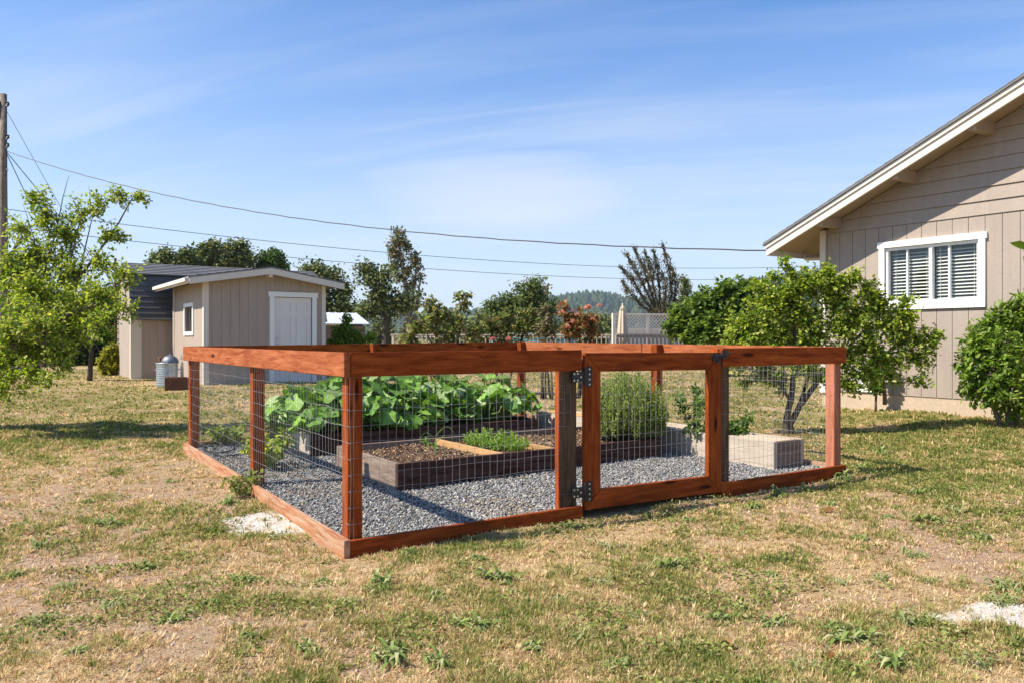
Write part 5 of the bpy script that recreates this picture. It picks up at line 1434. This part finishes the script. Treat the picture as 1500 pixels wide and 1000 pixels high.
# ================================================================ squash plants
def squash(i, c, ax, ay, n, zb, zt, seed, root_label):
    g = np.random.default_rng(seed); r = random.Random(seed)
    root = thing('squash_plant', root_label, 'squash plant', (c.x, c.y, zb), 'squash plants filling the left bed')
    V = []; T = []; C = []; st = MB()
    for k in range(n):
        a = r.uniform(0, 2*PI); q = math.sqrt(r.random()); x = math.cos(a)*q*ax; y = math.sin(a)*q*ay
        hz = zb+.04+(zt-zb)*(1-.55*q*q)*r.uniform(.30, 1.0)
        p = c+VV*x+UU*y; p = Vector((p.x, p.y, hz))
        R = r.uniform(.042, .10)
        out_ = Vector((VV.x*x+UU.x*y, VV.y*x+UU.y*y, 0)); out_ = out_.normalized() if out_.length > 1e-6 else Vector((1, 0, 0))
        nn = (ZZ+out_*r.uniform(-.1, .8)+Vector((r.gauss(0, .5), r.gauss(0, .5), 0))).normalized()
        d = (out_+Vector((r.gauss(0, .5), r.gauss(0, .5), 0))); d = (d-nn*d.dot(nn)).normalized(); s = nn.cross(d)
        base = c+VV*(x*.45)+UU*(y*.45); base = Vector((base.x, base.y, zb+.0))
        m1 = base.lerp(p, .55)+ZZ*(.04+.1*r.random()); st.tube([base, m1, p], [.007, .006, .004], 5, False)
        # lobed leaf, dished, notched at the stalk
        m = 21; b0 = len(V); V.append(p[:]); 
        tone = r.random(); col = np.array([.10, .21, .03]) if tone < .4 else (np.array([.175, .31, .05]) if tone < .75 else np.array([.28, .38, .15]))
        col = col*r.uniform(.8, 1.2)
        C.append(col*1.25)
        dish = r.uniform(-.12, .30); ph = r.uniform(0, 6); fold = r.uniform(0, .25)
        for ring, fr in ((0, .55), (1, 1.0)):
            for j in range(m):
                th = -PI*.93+2*PI*.93*j/(m-1)
                rad = R*fr*(1+.10*math.cos(5*th)+.035*math.cos(11*th+ph)*ring)*(1.12 if abs(th) < 1.2 else 1.0)
                w = dish*R*fr*fr+fold*R*abs(math.sin(th))*fr*.6+.05*R*ring*math.sin(7*th+ph)-.10*R*fr*fr*max(0, math.cos(th))
                q_ = p+d*(math.cos(th)*rad+R*.12)+s*(math.sin(th)*rad)+nn*w
                V.append(q_[:]); C.append(col*(1.45 if (j % 4 == 2 and ring == 0) else r.uniform(.82, 1.12)))
        for j in range(m-1):
            T.append((b0, b0+1+j, b0+2+j)); T.append((b0+1+j, b0+1+m+j, b0+2+m+j)); T.append((b0+1+j, b0+2+m+j, b0+2+j))
    st.build('stalks', M['stem'], root)
    build_np('leaves', np.array(V), np.array(T), np.array(C), M['squash_leaf'], root, smooth=True)
    return root
labs = ['squash plant spilling over the left end of its bed', 'squash plant with broad leaves, second from the left in its bed', 'squash plant in the middle of the bed, its leaves highest',
        'squash plant right of the bed middle, under the far rail post', 'squash plant at the right end of the bed, trailing over the pale bed', 'squash plant at the front edge drooping over the dark board']
k = 0
for a, bq, ax, ay, n, zt in ((.18, .62, .42, .72, 160, .76), (.62, .62, .42, .68, 165, .85), (1.12, .70, .46, .66, 175, .92), (1.68, .70, .46, .62, 165, .90), (2.38, .66, .62, .58, 170, .80), (1.0, .22, .9, .30, 130, .64)):
    c = BP2(a, bq, .30); squash(k, c, ax, ay, n, .30, zt, 100+k, labs[k]); k += 1

# ================================================================ rosemary, herbs and seedlings
def rosemary():
    c = BP1(2.60, .30, .25); g = np.random.default_rng(200); n = 800
    root = thing('rosemary_bush', 'upright feathery rosemary bush at the right end of the front bed', 'herb bush', (c.x, c.y, .25))
    st = MB(); P = []; D = []
    for k in range(n):
        a = g.uniform(0, 2*PI); q = math.sqrt(g.random()); R = .37
        b = c+Vector((math.cos(a)*q*.17, math.sin(a)*q*.14, 0))
        top = c+Vector((math.cos(a)*q*R*g.uniform(.9, 1.15), math.sin(a)*q*R, (.72-.30*q*q)*g.uniform(.45, 1.02)))
        mid = b.lerp(top, .5)+Vector((math.cos(a), math.sin(a), -.2))*.09*q
        pts = [b, mid, top]; st.tube(pts, [.003, .0022, .0012], 3, False)
        m = 46
        f = g.uniform(.35, 1.02, m)
        for t in f:
            p = mid.lerp(top, (t-.5)*2) if t > .5 else b.lerp(mid, t*2)
            P.append(p[:]); D.append(((top-mid).normalized()+Vector(g.normal(size=3)*.62))[:])
    P = np.array(P); D = np.array(D); m = len(P); L = g.uniform(.018, .036, m)
    V, T = leaf_soup(P, D, L, L*.16, g)
    C = leaf_cols(m, [(.18, .27, .04), (.25, .36, .06), (.34, .44, .10), (.11, .17, .03), (.44, .50, .17)], g)
    st.build('stems', M['bark_grey'], root); build_np('needles', V, T, np.repeat(C, 6, 0), M['leaf'], root)
rosemary()
def herb(label, name, c, rad, hgt, n, leaf, pal, seed, cat='herb'):
    g = np.random.default_rng(seed); root = thing(name, label, cat, c); st = MB(); P = []; D = []
    for k in range(n):
        a = g.uniform(0, 2*PI); q = math.sqrt(g.random())
        x, y = math.cos(a)*q, math.sin(a)*q
        b = c+VV*(x*rad[0]*.8)+UU*(y*rad[1]*.8); top = c+VV*(x*rad[0])+UU*(y*rad[1])+ZZ*(hgt*(1-.5*q*q)*g.uniform(.5, 1.05))
        st.tube([b, b.lerp(top, .6)+ZZ*.01, top], [.002, .0016, .001], 3, False)
        for t in g.uniform(.25, 1.05, 16):
            P.append(b.lerp(top, t)[:]); D.append((g.normal(size=3)+np.array([0, 0, .5])))
    P = np.array(P); D = np.array(D); m = len(P); L = leaf*g.uniform(.6, 1.3, m)
    V, T = leaf_soup(P, D, L, L*.25, g); C = leaf_cols(m, pal, g)
    st.build('stems', M['stem'], root); build_np('foliage', V, T, np.repeat(C, 6, 0), M['leaf'], root)
herb('low bushy feathery green herb between the tan dividers of the front bed', 'herb_patch', BP1(1.27, .60, .26), (.24, .46), .17, 230, .026, [(.15, .26, .035), (.22, .35, .05), (.30, .43, .08)], 210)
def corn(label, c, h, seed):
    g = np.random.default_rng(seed); root = thing('corn_seedling', label, 'seedling', c); mb = MB(); mb.tube([c-ZZ*.02, c+ZZ*h*.6], [.006, .004], 6); mb.build('stalk', M['stem'], root)
    V = []; T = []; C = []
    for k in range(6):
        a = k*2.4+g.uniform(-.4, .4); z = h*(.12+.11*k); L = h*g.uniform(.65, 1.0); d = Vector((math.cos(a), math.sin(a), 0)); s = Vector((-d.y, d.x, 0))
        b = len(V); rise = g.uniform(.5, .9)
        for j in range(7):
            t = j/6; p = c+ZZ*z+d*L*t*.75+ZZ*L*(rise*t-1.15*rise*t*t*t); w = .011*math.sin(PI*min(1, t*.85+.15))*(1 if j < 6 else .05)
            V += [(p+s*w)[:], (p-s*w)[:]]; C += [np.array([.12, .24, .035])*g.uniform(.9, 1.2)]*2
        for j in range(6): T += [(b+2*j, b+2*j+1, b+2*j+3), (b+2*j, b+2*j+3, b+2*j+2)]
    build_np('blades', np.array(V), np.array(T), np.array(C), M['leaf'], root, smooth=True)
corn('single young corn seedling alone in the bare soil of the front bed', BP1(.55, .42, .255), .27, 220)
corn('tiny corn seedling at the back board of the front bed', BP1(.78, 1.05, .255), .12, 221)

def stalky(label, name, c, h, spread, ns, leaf, pal, seed, per=12, cat='plant', lean=(0, 0)):
    r = random.Random(seed); st = []; bl = []
    for k in range(ns):
        a = 2*PI*k/ns+r.uniform(-.4, .4); tip = c+Vector((math.cos(a)*spread*r.uniform(.3, 1)+lean[0], math.sin(a)*spread*r.uniform(.3, 1)+lean[1], h*r.uniform(.65, 1)))
        b = c+Vector((math.cos(a)*.02, math.sin(a)*.02, -.02)); m = b.lerp(tip, .5)+Vector((0, 0, h*.08))
        st.append([(b, .006), (m, .0045), (tip, .002)])
        for f in (.45, .75, 1.0): bl.append((b.lerp(tip, f)+Vector((0, 0, h*.05)), (spread*.35, spread*.35, h*.16), 4))
    return tree(name, label, cat, c, st, bl, leaf, pal, 'stem', seed=seed, per_twig=per, twig_r=.0018, shell=.1, part='leaves', leafw=.33, limb_from=.2, trunk_sides=5, droop=.25)
q = gpt(1022, 672); q.z = float(gravel_z(q.x, q.y)); stalky('tall young bean plant in the gravel behind the right gate stile', 'bean_plant', q, .62, .16, 4, .055, GR, 301, 9, lean=(-.02, 0))
q = gpt(1078, 672); q.z = float(gravel_z(q.x, q.y)); stalky('leafy young plant in front of the pale bed, right of the gate', 'bean_plant', q, .36, .15, 5, .055, GR, 302, 9)
q = gpt(392, 692); q.z = float(gravel_z(q.x, q.y)); stalky('light green weed sprouting inside the fence right of the middle post', 'weed_plant', q, .26, .20, 6, .06, SPRING, 303, 7)
q = gpt(330, 655); q.z = float(gravel_z(q.x, q.y)); stalky('low weed growing by the hose in the left fence corner', 'weed_plant', q, .16, .22, 6, .055, SPRING, 304, 6)
q = gpt(418, 655); q.z = float(gravel_z(q.x, q.y)); stalky('squash seedling sprouting at the left foot of the squash bed', 'weed_plant', q, .22, .16, 5, .085, SPRING, 305, 5)
q = gpt(352, 725); q.z = gnd(q.x, q.y); stalky('dry weed at the outer foot of the middle left post', 'weed_plant', q, .15, .16, 5, .045, [(.24, .26, .07), (.17, .24, .05), (.33, .29, .13)], 306, 4)

# hose in the corner
mb = MB(); hp = []
for i in range(46):
    t = i/45; a = t*2*PI*1.6
    q = gpt(318+26*math.cos(a)+20*t, 661+9*math.sin(a)+10*t); hp.append(Vector((q.x, q.y, float(gravel_z(q.x, q.y))+.016+.012*t)))
for px, py in ((400, 690), (440, 700)):
    pass
mb.tube(hp, .008, 7); tag(mb.build('garden_hose', M['rubber'], None, smooth=True), 'black hose lying coiled on the gravel in the left fence corner', 'hose')

# ================================================================ lawn weeds and fallen leaves
def rosette(name, label, group, n, R, pal, seed, wide=.20):
    g = np.random.default_rng(seed); root = thing(name, label, 'weed', (0, 0, 0), group)
    V = []; T = []; C = []
    for k in range(n):
        a = g.uniform(0, 2*PI); L = R*g.uniform(.3, 1.15)*(1 if g.random() < .6 else .6); d = np.array([math.cos(a), math.sin(a), 0]); s = np.array([-d[1], d[0], 0]); b = len(V)
        rise = g.uniform(.25, 2.2); col = np.array(pal[g.integers(0, len(pal))])*g.uniform(.8, 1.2); tw = g.uniform(-.6, .6); oa = g.uniform(0, 2*PI); oq = R*.75*math.sqrt(g.random()); off = np.array([math.cos(oa)*oq, math.sin(oa)*oq*.7, 0]); L *= g.uniform(.55, 1.0)
        for j in range(6):
            t = j/5; p = d*L*t+np.array([0, 0, 1])*L*(rise*t-rise*.95*t*t)+s*L*tw*t*t+np.array([0, 0, .004]); w = L*wide*math.sin(PI*(t*.86+.12))*(1+.25*(j % 2))
            V += [off+p+s*w+np.array([0, 0, w*.35]), off+p-s*w+np.array([0, 0, w*.35])]; C += [col, col*1.05]
        for j in range(5): T += [(b+2*j, b+2*j+1, b+2*j+3), (b+2*j, b+2*j+3, b+2*j+2)]
    build_np('leaves', np.array(V), np.array(T), np.array(C), M['weed'], root)
    return root
WG = [(.15, .215, .05), (.21, .27, .07), (.10, .15, .04), (.28, .32, .12), (.34, .34, .17)]
protos = []
wl_labels = ['flat broad leaved green weed rosette in the dry foreground grass', 'spiky narrow leaved green weed tuft in the dry foreground grass', 'small round green weed clump in the foreground grass']
for nm, lab, n, R, wd, sd in (('broadleaf_weed', wl_labels[0], 90, .085, .085, 401), ('narrow_weed', wl_labels[1], 90, .085, .05, 402), ('clover_weed', wl_labels[2], 120, .055, .14, 403)):
    protos.append(rosette(nm, lab, lab.replace('in the', 'across the').replace('rosette', 'rosettes').replace('tuft', 'tufts').replace('clump', 'clumps'), n, R, WG, sd, wd))
spots = [(555, 858, 0, 1.1), (165, 772, 0, 1.1), (430, 745, 0, .9), (385, 690, 2, .9), (335, 738, 0, 1.0), (165, 890, 1, 1.1), (215, 830, 0, .8), (360, 855, 0, .9), (250, 912, 0, .9), (305, 890, 2, .9), (450, 950, 0, .8), (635, 875, 1, .8),
         (570, 955, 0, 1.2), (640, 960, 0, .9), (700, 915, 0, 1.1), (735, 850, 0, 1.2), (845, 770, 0, 1.1), (885, 735, 2, 1.0), (885, 800, 1, 1.0), (985, 830, 0, 1.2), (1060, 905, 0, .8), (1075, 890, 0, .7), (1130, 910, 0, .9), (1250, 935, 0, 1.3), (1310, 970, 0, 1.3), (1215, 915, 0, .9),
         (1340, 905, 1, 1.4), (1365, 765, 0, 1.2), (1400, 750, 1, 1.1), (1350, 725, 0, 1.1), (1435, 785, 0, 1.0), (1480, 860, 1, 1.5), (1465, 880, 1, 1.3), (1340, 815, 1, 1.0), (1360, 850, 1, .8), (1105, 745, 2, 1.2), (1140, 722, 0, 1.1), (1165, 700, 2, 1.3), (1200, 690, 0, 1.2), (1235, 700, 0, 1.3), (1260, 685, 2, 1.2), (1290, 665, 0, 1.3), (1180, 715, 0, 1.0),
         (1215, 740, 2, 1.0), (1010, 760, 2, .9), (60, 800, 0, .9), (30, 770, 1, .8), (95, 860, 1, .9), (60, 910, 1, 1.0), (130, 735, 2, .8), (250, 705, 2, .8), (205, 780, 1, .8), (470, 850, 2, .7), (510, 885, 1, .8), (560, 800, 1, .9), (600, 810, 2, .9), (760, 800, 0, .9), (700, 820, 2, .8), (820, 880, 1, .7), (930, 905, 1, .7), (1290, 845, 1, .8), (1130, 840, 2, .7), (1010, 880, 2, .7), (400, 880, 2, .7), (880, 860, 1, .8), (20, 840, 2, .9), (1260, 790, 2, .9), (1300, 760, 2, .8), (1230, 850, 1, .8), (780, 945, 2, .8), (850, 930, 1, .9), (365, 935, 2, .7), (110, 960, 2, .8), (1430, 970, 1, 1.1), (1180, 980, 1, .9), (905, 975, 2, .9)]
rr = random.Random(5); used = set()
for px, py, k, s in spots:
    p = gpt(px, py); o = protos[k] if k not in used else copy_tree(protos[k]); used.add(k)
    o.location = (p.x, p.y, gnd(p.x, p.y)-.004); o.rotation_euler = (rr.uniform(-.08, .08), rr.uniform(-.08, .08), rr.uniform(0, 6.28)); s *= 1.05; o.scale = (s, s, s*rr.uniform(.8, 1.2))
# fallen leaves
def dry_leaf(px, py, R, col, label, rz):
    p = gpt(px, py); g = np.random.default_rng(int(px)); V = [(p.x, p.y, gnd(p.x, p.y)+.012)]; T = []; C = [np.array(col)]
    m = 14
    for j in range(m):
        a = 2*PI*j/m; rad = R*(.75+.3*math.cos(2*a)+.12*g.uniform(-1, 1)); x, y = math.cos(a)*rad, math.sin(a)*rad*.8
        X, Y = x*math.cos(rz)-y*math.sin(rz), x*math.sin(rz)+y*math.cos(rz)
        V.append((p.x+X, p.y+Y, gnd(p.x, p.y)+.012+.45*abs(y)+.02*g.random())); C.append(np.array(col)*g.uniform(.8, 1.15))
    for j in range(m): T.append((0, 1+j, 1+(j+1) % m))
    tag(build_np('fallen_leaf', np.array(V), np.array(T), np.array(C), M['leaf'], None, (p.x, p.y, gnd(p.x, p.y)), True), label, 'leaf')
dry_leaf(1213, 752, .045, (.34, .19, .07), 'curled orange dry leaf on the bare patch in front of the right sill', .4)
#dry_leaf(1473, 768, .035, (.50, .26, .05), 'small yellow orange dry leaf near the right edge of the grass', 1.1)
dry_leaf(1066, 945, .026, (.36, .20, .06), 'orange dry leaf standing in the grass left of centre right foreground', 2.0)
dry_leaf(1217, 968, .03, (.33, .17, .05), 'rust coloured dry leaf in the very front grass right of centre', .8)
#dry_leaf(1097, 995, .03, (.50, .25, .04), 'golden dry leaf at the bottom edge of the foreground', .2)
dry_leaf(1187, 803, .035, (.55, .42, .22), 'pale tan dry leaf on the grass below the orange one', 2.6)
make_gravel()
make_grass()
# ================================================================ light, sky, camera
SUN_DIR = Vector((.833, .251, -1.0)).normalized()            # the way the light travels
sun = bpy.data.lights.new('sun', 'SUN'); sun.energy = 5.0; sun.angle = math.radians(.53); sun.color = (1, .92, .80)
so = bpy.data.objects.new('sun', sun); COL.objects.link(so); so.rotation_euler = SUN_DIR.to_track_quat('-Z', 'Y').to_euler(); so.location = (-20, -6, 30)
world = bpy.data.worlds.new('World'); sc.world = world; world.use_nodes = True
nt = world.node_tree; bg = nt.nodes['Background']; L = nt.links.new
sky = nt.nodes.new('ShaderNodeTexSky'); sky.sky_type = 'NISHITA'; sky.sun_disc = False
sky.sun_elevation = math.asin(-SUN_DIR.z); sky.sun_rotation = math.atan2(-SUN_DIR.x, -SUN_DIR.y)
sky.air_density = 1.0; sky.dust_density = .6; sky.ozone_density = 1.6; sky.altitude = 50
tc = nt.nodes.new('ShaderNodeTexCoord'); sep = nt.nodes.new('ShaderNodeSeparateXYZ'); L(tc.outputs['Generated'], sep.inputs[0])
def mth(op, a, b=None):
    m = nt.nodes.new('ShaderNodeMath'); m.operation = op
    for i, v in enumerate((a, b)):
        if v is None: continue
        if hasattr(v, 'links'): L(v, m.inputs[i])
        else: m.inputs[i].default_value = v
    return m.outputs[0]
zz = mth('ADD', mth('MAXIMUM', sep.outputs[2], 0.0), .14)
cmb = nt.nodes.new('ShaderNodeCombineXYZ'); L(mth('DIVIDE', sep.outputs[0], zz), cmb.inputs[0]); L(mth('DIVIDE', sep.outputs[1], zz), cmb.inputs[1])
def cn(scale, rot, loc, s, det, dist):
    mp = nt.nodes.new('ShaderNodeMapping'); mp.inputs['Scale'].default_value = scale; mp.inputs['Location'].default_value = loc
    vr = nt.nodes.new('ShaderNodeVectorRotate'); vr.rotation_type = 'Z_AXIS'; vr.inputs['Angle'].default_value = rot; L(cmb.outputs[0], vr.inputs['Vector']); L(vr.outputs[0], mp.inputs[0]); n_ = nt.nodes.new('ShaderNodeTexNoise'); L(mp.outputs[0], n_.inputs['Vector'])
    n_.inputs['Scale'].default_value = s; n_.inputs['Detail'].default_value = det; n_.inputs['Roughness'].default_value = .55; n_.inputs['Distortion'].default_value = dist
    return n_.outputs['Fac']
def rmp(f, stops):
    r = nt.nodes.new('ShaderNodeValToRGB'); e = r.color_ramp.elements
    while len(e) < len(stops): e.new(.5)
    for i, (p, v) in enumerate(stops): e[i].position = p; e[i].color = (v, v, v, 1)
    L(f, r.inputs[0]); return r.outputs[0]
broad = cn((.45, 1.0, 1), .25, (3.1, .4, 0), 1.2, 4, .5)
wisp = cn((.40, 2.2, 1), .30, (1.2, 2.2, 0), 1.9, 9, .9)
# the air pales towards the horizon; thin cirrus lies over it
air = rmp(sep.outputs[2], [(0.0, .72), (.07, .63), (.19, .37), (.29, .14), (.40, 0.)])
cl = mth('ADD', mth('MULTIPLY', rmp(broad, [(.44, 0.), (.74, 1.)]), .22), mth('MULTIPLY', rmp(wisp, [(.44, 0.), (.78, 1.)]), .22))
cl = mth('MULTIPLY', cl, rmp(sep.outputs[2], [(.26, 1.), (.42, .5)]))
# one brighter soft cloud low in the middle of the view
dx = mth('DIVIDE', mth('SUBTRACT', mth('DIVIDE', sep.outputs[0], zz), -.05), .55); dy = mth('DIVIDE', mth('SUBTRACT', mth('DIVIDE', sep.outputs[1], zz), 3.1), .50)
rr2 = mth('ADD', mth('MULTIPLY', dx, dx), mth('MULTIPLY', dy, dy))
puff = mth('MULTIPLY', rmp(mth('ADD', rr2, mth('MULTIPLY', mth('SUBTRACT', wisp, .5), 1.6)), [(.0, 1.), (1.0, 0.)]), .42)
cl = mth('ADD', cl, puff)
cl = mth('MINIMUM', mth('ADD', air, mth('MULTIPLY', cl, mth('SUBTRACT', 1.0, air))), .9)
gain = nt.nodes.new('ShaderNodeMix'); gain.data_type = 'RGBA'; gain.blend_type = 'MULTIPLY'; gain.inputs[0].default_value = 1
L(sky.outputs[0], gain.inputs[6]); gain.inputs[7].default_value = (.66, 1.17, 1.70, 1)
mx = nt.nodes.new('ShaderNodeMix'); mx.data_type = 'RGBA'
L(cl, mx.inputs[0]); L(gain.outputs[2], mx.inputs[6]); mx.inputs[7].default_value = (7.7, 7.95, 8.2, 1)
L(mx.outputs[2], bg.inputs['Color']); bg.inputs['Strength'].default_value = .07

cam = bpy.data.cameras.new('camera'); co_ = bpy.data.objects.new('camera', cam); COL.objects.link(co_)
co_.location = (0, 0, H); co_.rotation_euler = (PI/2, 0, 0)
cam.sensor_width = 36; cam.lens = F/1500*36; cam.shift_y = (HY-500)/1500; cam.clip_end = 12000; cam.clip_start = .05
sc.camera = co_
sc.view_settings.view_transform = 'Standard'; sc.view_settings.look = 'None'; sc.view_settings.gamma = 1; sc.view_settings.exposure = .8
sc.render.resolution_x = 1024; sc.render.resolution_y = 682

# air: the far hill fades to blue
hz = MB(); hz.box(Vector((0, 0, 0)), Vector((1, 0, 0)), Vector((0, 1, 0)), ZZ, (-3600, 3600), (-70, 3700), (-4, 190))
hm = bpy.data.materials.new('haze'); hm.use_nodes = True; ht_ = hm.node_tree; ht_.nodes.remove(ht_.nodes['Principled BSDF'])
pv = ht_.nodes.new('ShaderNodeVolumePrincipled'); pv.inputs['Color'].default_value = (.75, .87, 1, 1); pv.inputs['Density'].default_value = .00012; pv.inputs['Anisotropy'].default_value = .2
ht_.links.new(pv.outputs[0], ht_.nodes['Material Output'].inputs['Volume'])
ho = hz.build('haze', hm); struct(ho, 'stuff'); ho['label'] = 'thin blue air haze over the far hill'
